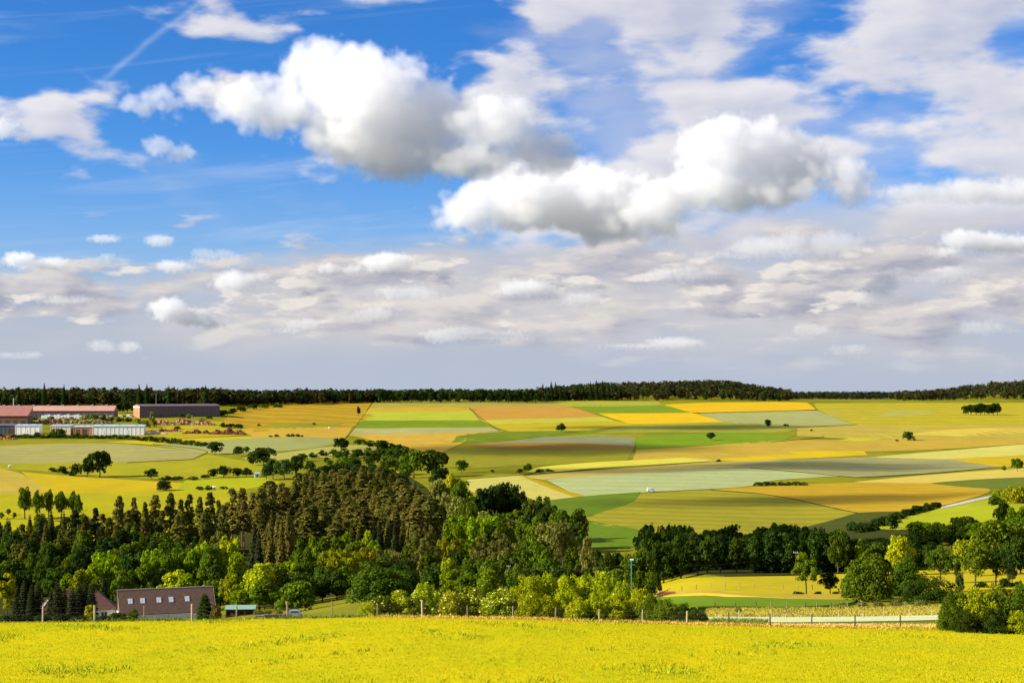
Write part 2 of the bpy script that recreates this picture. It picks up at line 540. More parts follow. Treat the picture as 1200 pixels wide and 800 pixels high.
def sheet(name, px, mat, h, step=None, ymin=440.0, world_pts=None, kind='structure'):
    """a piece of land cover whose outline is found by sighting onto the land; stands h above it, with sides"""
    if world_pts is None:
        # neighbours meet under each other's edge: let every outline reach half a pixel further
        cu = sum(q[0] for q in px) / len(px); cv = sum(q[1] for q in px) / len(px)
        if name != 'road' and name != 'track':
            px = [(u + math.copysign(.8, u - cu) * min(1, abs(u - cu) / 20), v + math.copysign(.55, v - cv) * min(1, abs(v - cv) / 2)) for u, v in px]
        W = [hit(u, v, ymin) for u, v in px]
        # outline found corner by corner, then rounded on the land itself
        W = smooth_poly(W, sub=6)
    else:
        W = world_pts
    W = [np.array(p) for p in W]
    n = len(W)
    a = np.array(W)
    area2 = np.sum(a[:, 0] * np.roll(a[:, 1], -1) - np.roll(a[:, 0], -1) * a[:, 1])
    if area2 < 0: W = W[::-1]; a = a[::-1]
    x0, y0 = a.min(0); x1, y1 = a.max(0)
    if step is None: step = max(6.0, min(40.0, math.sqrt((x1 - x0) * (y1 - y0) / 500)))
    gx, gy = np.meshgrid(np.arange(x0 + step / 2, x1, step), np.arange(y0 + step / 2, y1, step))
    pts = [Vector(p) for p in a] + [Vector((x, y)) for x, y in zip(gx.ravel(), gy.ravel())]
    faces_in = [list(range(n))]
    vs, es, fs, *_ = delaunay_2d_cdt(pts, [], faces_in, 1, 1e-3)
    xy = np.array([(v.x, v.y) for v in vs])
    z = ground(xy[:, 0], xy[:, 1]) + h
    V = np.column_stack([xy, z])
    bm = bmesh.new()
    bv = [bm.verts.new(v) for v in V]
    for f in fs:
        try: bm.faces.new([bv[i] for i in f])
        except ValueError: pass
    for f in bm.faces:
        if f.normal.z < 0: f.normal_flip()
    bm.normal_update()
    for f in bm.faces: f.smooth = True
    if h > 0.1:
        edges = [e for e in bm.edges if len(e.link_faces) == 1]
        for e in edges: e.smooth = False
        r = bmesh.ops.extrude_edge_only(bm, edges=edges)
        for v in [x for x in r['geom'] if isinstance(x, bmesh.types.BMVert)]: v.co.z -= h + 0.6
        for f in r['geom']:
            if isinstance(f, bmesh.types.BMFace): f.smooth = False
        bmesh.ops.recalc_face_normals(bm, faces=bm.faces)
    me = bpy.data.meshes.new(name); bm.to_mesh(me); bm.free(); me.materials.append(mat)
    return tag(link(name, me), kind=kind)


CM = {}


def field(px, a, b=None, name='crop_field', **kw):
    LAYER[0] += 1
    h = 0.10 + 0.003 * LAYER[0]
    key = (tuple(a), tuple(b) if b else None, tuple(sorted(kw.items())))
    if key not in CM:
        CM[key] = crop_mat(name, a, b, **kw)
    return sheet(name, px, CM[key], h)


# colours as the crops have them: ripe yellow, rapeseed, stubble, green barley ...
H = math.pi / 2
# left, below the works
field([(-60, 523), (0, 522.5), (75, 520), (150, 521), (200, 526), (240, 530), (225, 537), (150, 541), (60, 542), (-60, 541)], (196, 184, 104), (170, 165, 90), stripe=.25, period=30, ang=H)
field([(-60, 542), (60, 543), (150, 542), (225, 538), (241, 532), (290, 541), (330, 548), (235, 561), (130, 557.5), (50, 551), (-60, 547)], (190, 178, 24), (150, 155, 18), name='meadow')
field([(-60, 548), (0, 549), (25, 556), (56, 577), (0, 579), (-60, 579)], (214, 176, 66), (196, 168, 60), stripe=.1, period=30, ang=.4)
field([(26, 553), (110, 560), (212, 566), (218, 572), (150, 577), (58, 577.5)], (222, 182, 14), (205, 175, 20), stripe=.08, period=20, ang=H)
field([(-60, 580), (60, 579), (200, 576), (265, 577), (290, 590), (255, 612), (100, 640), (-60, 645)], (200, 186, 14), (170, 165, 16), name='meadow')
field([(218, 563), (262, 559), (310, 560), (330, 566), (270, 576), (206, 575)], (178, 188, 10), (190, 180, 20), name='meadow')
field([(180, 520.5), (300, 513), (398, 513.5), (388, 521), (340, 527), (265, 531.5), (232, 528)], (178, 182, 104), (165, 172, 90), stripe=.1, period=30, ang=H)
field([(345, 529), (395, 523), (470, 519), (440, 527), (400, 534), (350, 537), (300, 541), (285, 536)], (200, 190, 96), (170, 170, 60), name='meadow')
field([(125, 517), (290, 511.5), (300, 513), (180, 520)], (226, 190, 22), (210, 180, 30))
field([(160, 505), (190, 497), (255, 494), (282, 497), (296, 509), (210, 513)], (206, 178, 24), (170, 165, 30), name='meadow')
# upper left
field([(262, 494), (300, 476), (437, 471), (420, 497), (300, 506), (270, 506)], (222, 172, 28), (196, 140, 30), stripe=.42, period=85, ang=H)
field([(270, 498), (330, 496.5), (415, 496), (412, 500), (300, 503.5), (272, 502)], (168, 164, 30), (140, 150, 24), name='meadow')
field([(284, 503.5), (412, 500.5), (404, 513), (300, 512.5)], (228, 172, 62), (214, 160, 50), stripe=.1, period=30, ang=H)
field([(438, 471), (520, 470.6), (640, 471), (668, 476.5), (600, 477), (434, 478)], (190, 172, 70), (168, 160, 60))
field([(434, 478), (548, 477.5), (552, 482), (429, 482)], (224, 166, 40), (210, 150, 40))
field([(428, 482.5), (552, 482), (561, 492), (422, 492)], (196, 206, 54), (180, 196, 46), stripe=.08, period=30, ang=H)
field([(422, 493), (563, 492.5), (572, 500), (416, 501)], (112, 160, 16), (96, 146, 14), name='meadow')
field([(415, 502), (572, 501), (590, 505), (480, 508.5), (410, 508.5)], (196, 186, 118), (176, 168, 96))
field([(408, 509), (480, 509), (588, 506), (548, 516), (512, 531), (480, 524), (440, 516)], (226, 178, 62), (216, 150, 60), stripe=.15, period=60, ang=H)
field([(545, 509), (600, 506), (700, 504), (735, 505), (640, 511), (600, 515), (530, 518)], (118, 156, 16), (88, 122, 18), name='meadow')
field([(550, 477.5), (668, 477), (706, 488.3), (600, 491.5), (566, 492)], (218, 140, 60), (206, 146, 62), stripe=.1, period=50, ang=H)
field([(668, 475.5), (735, 474.8), (778, 475), (810, 483.3), (702, 484.3)], (116, 164, 18), (104, 150, 18), name='meadow')
field([(640, 471), (770, 470.7), (776, 474.5), (668, 475.5)], (190, 184, 60), (170, 168, 50))
field([(702, 484.8), (812, 484), (850, 494), (742, 496.5)], (250, 190, 10), (238, 178, 12), name='rapeseed_field')
field([(566, 492.5), (706, 489), (720, 493), (575, 497)], (212, 208, 66), (190, 190, 56))
field([(574, 497.5), (720, 493.5), (745, 497.5), (690, 503.5), (600, 505)], (214, 182, 34), (196, 180, 28), stripe=.15, period=60, ang=H)
field([(776, 474.5), (830, 472), (945, 472), (955, 479.5), (900, 482), (812, 482.8)], (246, 182, 12), (232, 176, 14), name='rapeseed_field')
field([(818, 484), (957, 481.5), (1002, 497.5), (945, 500), (858, 497)], (186, 188, 112), (172, 176, 100), stripe=.08, period=30, ang=H)
field([(742, 497.2), (852, 494.8), (945, 500.5), (920, 506), (800, 506), (700, 507)], (178, 176, 56), (120, 140, 40), name='meadow')
# middle
field([(560, 520), (600, 516.5), (640, 512), (700, 511.5), (746, 512.5), (744, 522.5), (680, 519), (600, 518.5)], (152, 160, 112), (140, 148, 100), stripe=.1, period=30, ang=H)
field([(540, 522), (600, 519), (680, 519.5), (744, 523), (741, 527), (600, 527)], (172, 118, 44), (150, 110, 44))
field([(515, 532), (540, 523), (600, 527.5), (741, 527.5), (736, 538), (690, 542), (610, 545), (545, 549), (520, 542)], (166, 158, 30), (140, 140, 26), name='meadow')
field([(748, 513), (800, 509), (880, 507.5), (930, 511), (905, 517), (830, 521), (748, 525.5)], (110, 170, 14), (92, 146, 14), name='meadow')
field([(747, 526.5), (850, 521), (930, 516), (1060, 515), (1260, 511), (1260, 517), (1100, 526), (1000, 529), (900, 534), (830, 538), (742, 538)], (216, 172, 62), (204, 164, 58), stripe=.12, period=45, ang=H)
field([(830, 539), (900, 531.5), (1012, 529), (1016, 533.5), (900, 538.5)], (236, 190, 16), (224, 184, 22), name='rapeseed_field')
field([(618, 552), (640, 546.5), (700, 542), (800, 537), (845, 540), (700, 547.5), (660, 552), (640, 553)], (236, 222, 78), (220, 206, 66))
field([(614, 557.5), (680, 552), (760, 546.5), (845, 541), (900, 539.5), (960, 541), (900, 547), (830, 549), (740, 555), (640, 561)], (216, 186, 96), (200, 180, 92), stripe=.22, period=40, ang=H)
field([(642, 562), (740, 555.5), (830, 549.5), (890, 549.5), (982, 558.5), (905, 563), (870, 570), (760, 576), (682, 581)], (192, 206, 132), (176, 198, 132), stripe=.22, period=36, ang=1.3)
field([(548, 562), (606, 557), (672, 582), (640, 586), (560, 577)], (218, 208, 116), (224, 196, 70), stripe=.1, period=40, ang=H)
field([(606, 556), (613, 557), (684, 580.5), (674, 582)], (196, 160, 26), (190, 150, 30), name='grass_strip')
field([(640, 590), (682, 582.5), (750, 577), (742, 588), (706, 602), (660, 606)], (92, 142, 22), (76, 128, 20), name='meadow')
field([(742, 589), (752, 578), (832, 574.5), (900, 581), (1003, 600), (985, 606), (925, 621), (835, 632), (762, 624), (690, 609)], (186, 172, 40), (166, 158, 34), stripe=.4, period=26, ang=1.25)
field([(690, 610), (762, 625), (746, 642), (690, 641)], (88, 146, 20), (72, 130, 18), name='meadow')
field([(838, 574), (905, 570), (1000, 566), (1085, 566), (1140, 571), (1160, 576), (1120, 588), (1060, 599), (1012, 601), (905, 581)], (218, 164, 34), (204, 156, 38), stripe=.26, period=30, ang=1.3)
field([(850, 548), (905, 541), (1020, 535.5), (1110, 538), (1175, 547.5), (1060, 555.5), (1005, 558.5), (905, 549)], (184, 178, 112), (166, 164, 104), stripe=.24, period=40, ang=H)
field([(1022, 535), (1100, 529), (1260, 517.5), (1260, 529), (1110, 537.5)], (230, 216, 108), (216, 204, 96))
field([(1112, 538.5), (1260, 530), (1260, 545), (1177, 547)], (224, 180, 26), (206, 172, 28))
field([(1003, 564), (1100, 556), (1260, 546), (1260, 556), (1090, 565.5)], (232, 200, 92), (220, 190, 84))
field([(1092, 566.5), (1260, 557), (1260, 570), (1160, 572)], (106, 134, 36), (92, 120, 30), name='meadow')
# upper right
field([(955, 473), (1260, 472), (1260, 496), (1100, 500), (1004, 497), (960, 480)], (214, 184, 36), (188, 180, 34), stripe=.22, period=70, ang=H)
field([(935, 501), (1004, 498), (1100, 501), (1260, 497), (1260, 510), (1060, 514), (935, 510)], (212, 180, 74), (196, 172, 60), stripe=.2, period=80, ang=1.45)
field([(985, 515), (1030, 507), (1060, 507), (1050, 512), (1010, 516.5)], (214, 206, 30), (200, 190, 30), name='meadow')
field([(1060, 508), (1130, 503), (1260, 501), (1260, 504), (1120, 511)], (234, 200, 76), (220, 190, 70))
field([(965, 482), (1050, 481), (1110, 484), (1040, 488), (975, 487)], (190, 186, 84), (180, 176, 74))
# right valley side
field([(1018, 618), (1060, 606), (1112, 594), (1168, 581), (1215, 577), (1240, 600), (1150, 612), (1080, 622)], (176, 186, 20), (150, 165, 18), name='meadow')
sheet('road', [(1104, 594.4), (1125, 589.2), (1145, 584.8), (1164, 581), (1166, 582.8), (1145, 587.2), (1125, 592), (1104, 596.4)], plain_mat('pale_asphalt', (0.34, 0.33, 0.3), 0.9, 0.15, 0.3), 0.5)
# meadows on the valley floor at the right
def near(px, a, b, h, name='meadow', **kw):
    return sheet(name, px, crop_mat(name, a, b, **kw), h, ymin=152.0)
near([(755, 682), (830, 678), (900, 676.5), (1000, 673), (1100, 668), (1260, 662), (1260, 690), (1100, 694), (1000, 697.5), (880, 698.5), (755, 699)], (222, 192, 16), (200, 182, 22), .3, stripe=.2, period=9, ang=H)
near([(700, 702), (830, 702), (900, 702.5), (1005, 704.5), (990, 709), (940, 712.5), (820, 713.5), (700, 713)], (100, 160, 12), (84, 140, 14), .42)
near([(770, 699.5), (880, 699), (1000, 698.5), (1045, 701), (1010, 704), (900, 702), (770, 701.5)], (214, 170, 62), (190, 160, 40), .5, name='dry_grass')
near([(790, 721.5), (930, 718.8), (1000, 717.6), (1150, 716), (1150, 724), (1080, 727), (1010, 728.4), (900, 729.3), (790, 728.5)], (246, 250, 190), (236, 242, 165), .14)

# banks, headlands and field tracks in rough dark grass, plus one painted shading line
field([(926, 622), (985, 607.5), (1005, 601.5), (1062, 600), (1108, 593), (1070, 604), (1020, 616), (985, 628), (920, 632)], (84, 96, 20), (66, 80, 18), name='rough_bank')
def strip(pts, w, a=(92, 86, 22), b=(70, 70, 20)):
    field([(u, v - w / 2) for u, v in pts] + [(u, v + w / 2) for u, v in pts[::-1]], a, b, name='field_track')
strip([(832, 574.2), (903, 580.8), (1004, 600.5)], .9)
strip([(437, 471.5), (428, 484), (414, 503), (405, 513)], 0.9)
strip([(746, 512.5), (743, 526), (736, 538)], .6)
strip([(614, 556), (680, 550.5), (745, 547.5), (830, 541.2)], .5)  # shading along the cream strip's lower edge, painted as a dark strip
strip([(640, 549.5), (612, 556), (548, 561)], .5)
strip([(550, 478), (566, 491.5), (586, 505)], .6)
strip([(812, 483.6), (900, 482), (956, 480.6)], .5)
strip([(880, 549), (1005, 559), (1060, 556), (1177, 547.5)], .6)
strip([(935, 500.5), (1003, 497.8)], .5)
strip([(905, 517.5), (960, 513), (965, 511)], .5)
strip([(180, 520.8), (240, 528.5), (225, 537.6), (150, 541.6)], .5)
strip([(752, 577.6), (832, 574)], .5, (150, 140, 70), (120, 110, 50))

# floor of the woods: needles, leaf litter and shade plants
def wood_mat():
    m, t, p = material('leaf_litter')
    g = t.new('ShaderNodeNewGeometry').outputs['Position']
    n1 = t.noise(g, 1/7, 5, 0.7)
    t.l(t.mix(t.rng(n1, 0.3, 0.7), (0.03, 0.045, 0.008), (0.045, 0.04, 0.014)), p.inputs['Base Color'])
    p.inputs['Roughness'].default_value = 1.0; p.inputs['Specular IOR Level'].default_value = 0.0
    return m
WOODM = wood_mat()
sheet('forest_floor', [(235, 650), (300, 600), (330, 575), (360, 566), (440, 548), (480, 560), (520, 590), (560, 610), (600, 620), (660, 640), (640, 668), (560, 682), (480, 690), (440, 694), (380, 700), (300, 712), (240, 690)], WOODM, .2)
sheet('forest_floor', [(-60, 715), (-60, 646), (100, 641), (230, 640), (240, 690), (250, 716), (100, 722)], WOODM, .22)
sheet('forest_floor', [(748, 673), (760, 652), (850, 637), (930, 627), (1010, 610), (1090, 625), (1100, 650), (1080, 669), (950, 673), (850, 675)], WOODM, .24)

# ------------------------------------------------------------------ trees: prototypes one unit tall
def unit(n, r):
    d = r.normal(size=(n, 3)); return d / np.linalg.norm(d, axis=1)[:, None]


def quads(C, N, S, r, aspect=1.5):
    """leaf-sized quads at C facing roughly N, half size S"""
    n = len(C)
    A = np.cross(N, unit(n, r)); A /= np.maximum(np.linalg.norm(A, axis=1), 1e-6)[:, None]
    B = np.cross(N, A); B /= np.maximum(np.linalg.norm(B, axis=1), 1e-6)[:, None]
    S = np.broadcast_to(S, (n,))[:, None]
    a, b = A * S * aspect, B * S
    bend = N * S * 0.35
    V = np.stack([C - a - bend, C - b + bend * .6, C + a - bend, C + b + bend * .6], 1).reshape(-1, 3)   # lozenge, like a spray of leaves
    return V, np.arange(4 * n).reshape(-1, 4)


def clump_leaves(centers, radii, n_leaf, size, r, flat=1.0, droop=0.0):
    w = radii ** 2; k = r.choice(len(centers), n_leaf, p=w / w.sum())
    d = unit(n_leaf, r)
    d[:, 2] = np.where(d[:, 2] < -0.35, -d[:, 2], d[:, 2])      # few leaves hang on the underside
    rad = radii[k] * (0.55 + 0.5 * r.random(n_leaf) ** 0.6)
    C = centers[k] + d * rad[:, None] * np.array([1, 1, flat])
    N = d + 0.75 * unit(n_leaf, r); N[:, 2] += droop
    N /= np.linalg.norm(N, axis=1)[:, None]
    return quads(C, N, size * (0.65 + 0.7 * r.random(n_leaf)), r)


def broad_crown(seed, n_leaf, size, base=.2, wr=.42, k=46, shape='round', cl=.13):
    """leaves in clumps along an uneven crown; returns verts, faces, clump centres"""
    r = np.random.default_rng(seed)
    d = unit(k, r); rad = r.random(k) ** 0.45
    h = 1 - base; cz = base + h * .52
    off = d * rad[:, None]
    z = off[:, 2]
    prof = {'round': np.ones(k), 'oval': np.ones(k), 'egg': 1.08 - .35 * z, 'dome': 1 - .15 * z, 'lime': 1 - .3 * np.maximum(z, 0)}[shape]
    wob = 1 + .22 * np.sin(3 * np.arctan2(off[:, 1], off[:, 0]) + seed) + .12 * r.normal(size=k)
    C = np.column_stack([off[:, 0] * wr * prof * wob, off[:, 1] * wr * prof * wob, cz + z * h * .44])
    R = cl * (0.65 + .7 * r.random(k)) * (1.0 - .25 * np.abs(z))
    C[:, 2] = np.minimum(C[:, 2], 1.0 - R * .95)
    V, P = clump_leaves(C, R, n_leaf, size, r, .85)
    return V, P, C


def willow_crown(seed, n_leaf, size):
    V, P, C = broad_crown(seed, n_leaf, size, .06, .40, 60, 'dome', .10)
    return V, P, C


def shrub_crown(seed, n_leaf, size, wr=.62, k=60, cl=.2):
    r = np.random.default_rng(seed)
    d = unit(k, r); d[:, 2] = np.abs(d[:, 2]); rad = r.random(k) ** .35
    C = np.column_stack([d[:, 0] * rad * wr, d[:, 1] * rad * wr, .06 + d[:, 2] * rad * .76])
    C[:, 2] *= (0.8 + .35 * r.random(k)) 
    R = cl * (.6 + .7 * r.random(k)); C[:, 2] = np.minimum(np.maximum(C[:, 2], R * .5), 1 - R * .9)
    V, P = clump_leaves(C, R, n_leaf, size, r, .95)
    V[:, 2] = np.maximum(V[:, 2], 0.0)
    return V, P, C


def pine_crown(seed, n_leaf, size, base=.45):
    """Scots pine: flat uneven cushions round the upper stem"""
    r = np.random.default_rng(seed)
    k = 92
    z = base + (1 - base) * r.random(k) ** .9
    t = (z - base) / (1 - base)
    reach = .17 * np.minimum(1, (t + .12) * 4) * (1 - t) ** .55 * (0.35 + .75 * r.random(k))
    a = r.random(k) * 6.283
    C = np.column_stack([reach * np.cos(a), reach * np.sin(a), z])
    R = .047 * (.7 + .7 * r.random(k)) * (1.25 - .5 * t)
    C[0] = (0, 0, .95); R[0] = .055; C[1] = (.01, .02, .88)
    C[:, 2] = np.minimum(C[:, 2], 1 - R * .5)
    V, P = clump_leaves(C, R, n_leaf, size, r, .8, .3)
    return V, P, C


def spruce_crown(seed, n_leaf, size, wr=.19, base=.06, power=.85):
    r = np.random.default_rng(seed)
    z = base + (1 - base) * (1 - np.sqrt(r.random(n_leaf))) ** .9
    t = (z - base) / (1 - base)
    tier = np.round(t * 17) / 17
    z = base + (1 - base) * (tier * .75 + t * .25)
    a = r.random(n_leaf) * 6.283
    spoke = np.round(a / (6.283 / 9)) * (6.283 / 9) + tier * 7
    a = a * .45 + spoke * .55
    reach = wr * np.maximum(1 - t, .02) ** power * (.55 + .45 * np.sqrt(r.random(n_leaf))) * (1 + .18 * np.sin(a * 3 + tier * 40))
    C = np.column_stack([reach * np.cos(a), reach * np.sin(a), z - reach * .28])
    N = np.column_stack([np.cos(a) * .6, np.sin(a) * .6, np.full(n_leaf, .8)]) + .5 * unit(n_leaf, r)
    N /= np.linalg.norm(N, axis=1)[:, None]
    V, P = quads(C, N, size * (.7 + .6 * r.random(n_leaf)), r, 1.5)
    V[:, 2] = np.maximum(V[:, 2], 0.0)
    return V, P, None


def trunk_mesh(name, C, seed, r0, top, mat, limbs=5, split=.3):
    r = np.random.default_rng(seed + 900)
    mb = MB()
    lean = r.normal(0, .012, 2)
    path = [(lean[0] * s * s * 3, lean[1] * s * s * 3, top * s) for s in (0, .06, .35, .7, 1)]
    mb.tube(path, [r0 * 1.5, r0 * 1.05, r0 * .85, r0 * .55, r0 * .15], 7)
    if C is not None and limbs:
        for c in C[r.choice(len(C), min(limbs, len(C)), replace=False)]:
            s = min(max(split + .35 * (c[2] - split), .12), top * .9)
            p0 = Vector((lean[0] * s * s * 3, lean[1] * s * s * 3, s)); p2 = Vector(c)
            p1 = p0.lerp(p2, .5) + Vector((0, 0, -.02))
            mb.tube([p0, p1, p2], [r0 * .5, r0 * .35, r0 * .12], 5, False)
    return mb.mesh(name, mat)


PROTO = {}


def proto(kind, crown, r0, top, bark, limbs=5, split=.3):
    V, P, C = crown
    # unit width: note the crown's half width for scaling by picture width
    zm = np.percentile(V[:, 2], 99.6); V = V / np.array([1, 1, zm])
    if C is not None: C = C / np.array([1, 1, zm])
    hw = np.percentile(np.hypot(V[:, 0], V[:, 1]), 97)
    cm = mesh_np('crown', V, P, LEAF)
    tm = trunk_mesh('trunk', C, len(PROTO) * 10 + len(PROTO.get(kind, ())), r0, top, bark, limbs, split)
    PROTO.setdefault(kind, []).append((cm, tm, hw))


for s in range(4):
    proto('broad', broad_crown(10 + s, 3800, .024, .02, .40, 80, cl=.14), .022, .72, BARK)
for s in range(3):
    proto('egg', broad_crown(30 + s, 3600, .024, .02, .33, 80, 'egg', .13), .02, .75, BARK)
for s in range(2):
    proto('lime', broad_crown(40 + s, 3000, .023, .16, .36, 56, 'lime', .13), .022, .7, BARK, 6)
for s in range(3):
    proto('willow', willow_crown(50 + s, 4200, .02), .02, .6, BARK, 6, .14)
for s in range(4):
    proto('pine', pine_crown(60 + s, 2600, .0145, .2 + .07 * s), .011, .96, BARK_PINE, 9, .5)
for s in range(3):
    proto('spruce', spruce_crown(70 + s, 1900, .024), .012, .9, BARK, 0)
for s in range(2):
    proto('thuja', spruce_crown(76 + s, 2200, .02, .15, .0, .5), .012, .8, BARK, 0)
for s in range(3):
    proto('shrub', shrub_crown(80 + s, 1500, .042), .02, .5, BARK, 6, .05)
for s in range(2):
    proto('far', broad_crown(90 + s, 1300, .042, .03, .42, 36, 'round', .21), .025, .6, BARK, 3)
proto('far', broad_crown(93, 1300, .042, .02, .40, 36, 'egg', .21), .025, .6, BARK, 3)
for s in range(2):
    proto('farshrub', shrub_crown(95 + s, 420, .075, .7, 24, .26), .02, .4, BARK, 3, .05)
# the big ones nearer the camera, with finer leaves
for s in range(2):
    proto('bigwillow', shrub_crown(110 + s, 9000, .0145, .42, 130, .12), .02, .6, BARK, 8, .1)
proto('young', broad_crown(120, 3800, .017, .27, .30, 40, 'egg', .105), .019, .8, BARK, 8, .28)
proto('roundtop', broad_crown(121, 4200, .017, .16, .38, 60, 'round', .12), .022, .7, BARK, 8, .2)
proto('roundtop', broad_crown(122, 4200, .017, .2, .38, 60, 'lime', .12), .022, .7, BARK, 8, .22)
for s in range(3):
    proto('hedgebush', shrub_crown(130 + s, 10500, .0155, .7, 150, .14), .016, .6, BARK, 12, .04)
proto('lowdome', shrub_crown(140, 6500, .018, .85, 110, .16), .016, .5, BARK, 9, .05)

PIX = {'lime': (70, 112, 8), 'bright': (96, 138, 8), 'mid': (52, 86, 10), 'deep': (26, 52, 12), 'dark': (20, 40, 14), 'olive': (112, 112, 34),
       'gold': (140, 134, 18), 'pine': (74, 66, 28), 'pineg': (58, 66, 22), 'spruce': (34, 44, 22), 'brown': (92, 64, 34), 'bluegreen': (30, 62, 26)}
# leaf colours (linear) as the leaves have them
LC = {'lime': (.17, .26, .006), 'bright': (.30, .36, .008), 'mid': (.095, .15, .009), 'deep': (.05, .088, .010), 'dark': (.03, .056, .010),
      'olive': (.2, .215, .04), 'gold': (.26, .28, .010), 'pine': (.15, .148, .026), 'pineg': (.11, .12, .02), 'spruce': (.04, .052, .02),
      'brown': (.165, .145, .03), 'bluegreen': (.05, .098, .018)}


def tree(kind, u, y, vtop, wpx, colour, label, name=None, group=None, cat='tree', sink=0.0, var=None, jitter=.15, x=None):
    """a tree at distance y on bearing u, reaching up to row vtop, wpx columns wide"""
    if x is None: x = (u - 600) / F * y
    z = gz(x, y)
    h = max(1.0, (HZ - vtop) / F * y - z)
    plist = PROTO[kind]
    cm, tm, hw = plist[random.randrange(len(plist)) if var is None else var]
    w = (wpx / F * y) / 2 / hw if wpx else h * random.uniform(.85, 1.15)
    nm = name or {'pine': 'pine_tree', 'spruce': 'spruce_tree', 'thuja': 'conifer', 'shrub': 'shrub', 'hedgebush': 'hedge_bush', 'farshrub': 'bush', 'lowdome': 'shrub', 'far': 'field_tree', 'willow': 'willow_tree', 'bigwillow': 'willow_tree', 'roundtop': 'round_tree', 'lime': 'meadow_tree', 'young': 'young_tree'}.get(kind, 'tree')  # named by crown prototype: willow crowns also stand for a birch and other trees
    t = thing(nm, label, 'shrub' if nm in ('shrub', 'hedge_bush', 'bush') else cat, (x, y, z - sink), random.uniform(0, 6.28), group)
    sc_ = (w, w, h)
    c = link('crown', cm, t, scale=sc_)
    base = LC[colour] if isinstance(colour, str) else colour
    hh, ss, vv = colorsys.rgb_to_hsv(*base)
    vv *= 1 + random.uniform(-jitter, jitter) * 1.4
    hh += random.uniform(-jitter, jitter) * .09
    c.color = (*colorsys.hsv_to_rgb(hh, ss, vv), 1)
    link('trunk', tm, t, scale=(max(h * 1.0, w * .5),) * 2 + (h,))
    return t


def at_v(kind, u, vb, vt, w, colour, label, **kw):
    """the same, by the row its foot stands on"""
    x, y = hit(u, vb, 440.0)
    return tree(kind, u, y, vt, w, colour, label, **kw)


# ---- lone trees in the fields
at_v('far', 117, 559, 528.5, 27, 'dark', 'tallest rounded dark tree at the right end of the shrub row in the left fields')
at_v('far', 102, 559, 536, 20, 'dark', 'dark tree close beside the tallest one of the left field row')
for u, vb, vt, w in ((88, 557.5, 543, 17), (74, 555, 546, 15), (62, 552.5, 547.5, 13)):
    at_v('farshrub', u, vb, vt, w, 'dark', 'dark shrub in the row trailing left from the tall field tree', group='shrubs trailing left of the tall field tree', name='shrub')
at_v('far', 178, 562, 549, 16, 'dark', 'round dark tree standing alone right of the tall field tree')
for u, vb, vt, w in ((196, 562, 557.5, 18), (208, 562, 557.8, 16)):
    at_v('farshrub', u, vb, vt, w, 'dark', 'low dark bush in the hedge right of the lone round tree', group='low bushes right of the lone round tree')
at_v('farshrub', 227, 562, 558, 16, 'deep', 'low bush apart at the right end of the hedge by the lone round tree')
at_v('shrub', 192, 574.5, 563, 18, 'spruce', 'ragged dark bush alone on the yellow field edge at the left')
at_v('far', 252, 532, 517.5, 19, 'dark', 'round dark tree at the end of the pale left field')
at_v('far', 279, 534, 523, 14, 'dark', 'small round tree right of the pale left field')
at_v('far', 289, 531.5, 523, 8, 'deep', 'little slim tree beside a small round one below the pale field')
at_v('far', 309, 546, 524.5, 30, 'dark', 'broad dark tree leaning over the hedge corner in the left centre')
at_v('far', 296, 545, 533, 14, 'dark', 'small dark tree at the left foot of the broad leaning one')
for u, vb, vt, w in ((250, 560, 549, 14), (262, 560, 545.5, 18), (278, 559, 548, 15), (289, 559, 548, 14), (240, 561, 556, 12)):
    at_v('far', u, vb, vt, w, 'dark', 'dark tree of the short hedge left of the white hut', group='trees of the hedge left of the hut')
for u, vb, vt, w in ((320, 561, 537, 20), (333, 562, 538, 22), (346, 558, 534, 24), (312, 562, 545, 14)):
    at_v('far', u, vb, vt, w, 'bluegreen', 'green broadleaf tree in the clump just right of the white hut', group='trees right of the hut')
for u, vb, vt, w in ((234, 574, 569.5, 10), (244, 574, 568.5, 12), (262, 573, 569.5, 10)):
    at_v('farshrub', u, vb, vt, w, 'deep', 'low dark bush on the lime meadow beside the white bale', group='bushes beside the white bale')
at_v('far', 400, 528, 513, 18, 'dark', 'round dark tree at the top end of the central hedges')
at_v('far', 420, 487, 476, 4.5, 'dark', 'slim poplar beside the field path high on the far slope', name='poplar')
for u, vb, vt, w in ((317, 512, 510, 5), (324, 512, 508.7, 6), (338, 511.6, 508.4, 6), (343, 511.6, 508.2, 6), (349, 511.6, 508.4, 6), (354, 511.6, 509.4, 4)):
    at_v('farshrub', u, vb, vt, w, 'dark', 'tiny dark bush in the dotted row on the upper left field', group='dotted bushes on the upper left field')
at_v('farshrub', 368, 497.5, 495, 5, 'dark', 'tiny dark bush alone on the striped yellow field')
at_v('farshrub', 303, 499, 496.5, 5, 'dark', 'tiny dark bush at the left edge of the striped yellow field')
for u, vb, vt, w in ((422, 521, 514.5, 16), (434, 523, 516, 16), (446, 524, 515.5, 14), (457, 526, 519, 14), (470, 526, 522, 12)):
    at_v('farshrub', u, vb, vt, w, 'dark', 'dark bush of the upper hedge crossing the centre fields', group='bushes of the upper centre hedge')
for u, vb, vt, w in ((378, 534, 527, 14), (392, 534, 526, 16), (404, 536, 525, 18), (418, 537, 526, 18), (432, 537, 524.5, 20), (444, 536, 525, 18), (366, 536, 530, 14), (354, 540, 531, 14)):
    at_v('farshrub', u, vb, vt, w, 'deep', 'dark bush of the lower hedge above the pine wood', group='bushes of the lower centre hedge')
at_v('far', 448, 534, 516, 17, 'dark', 'dark tree rising from the lower hedge above the pine wood')
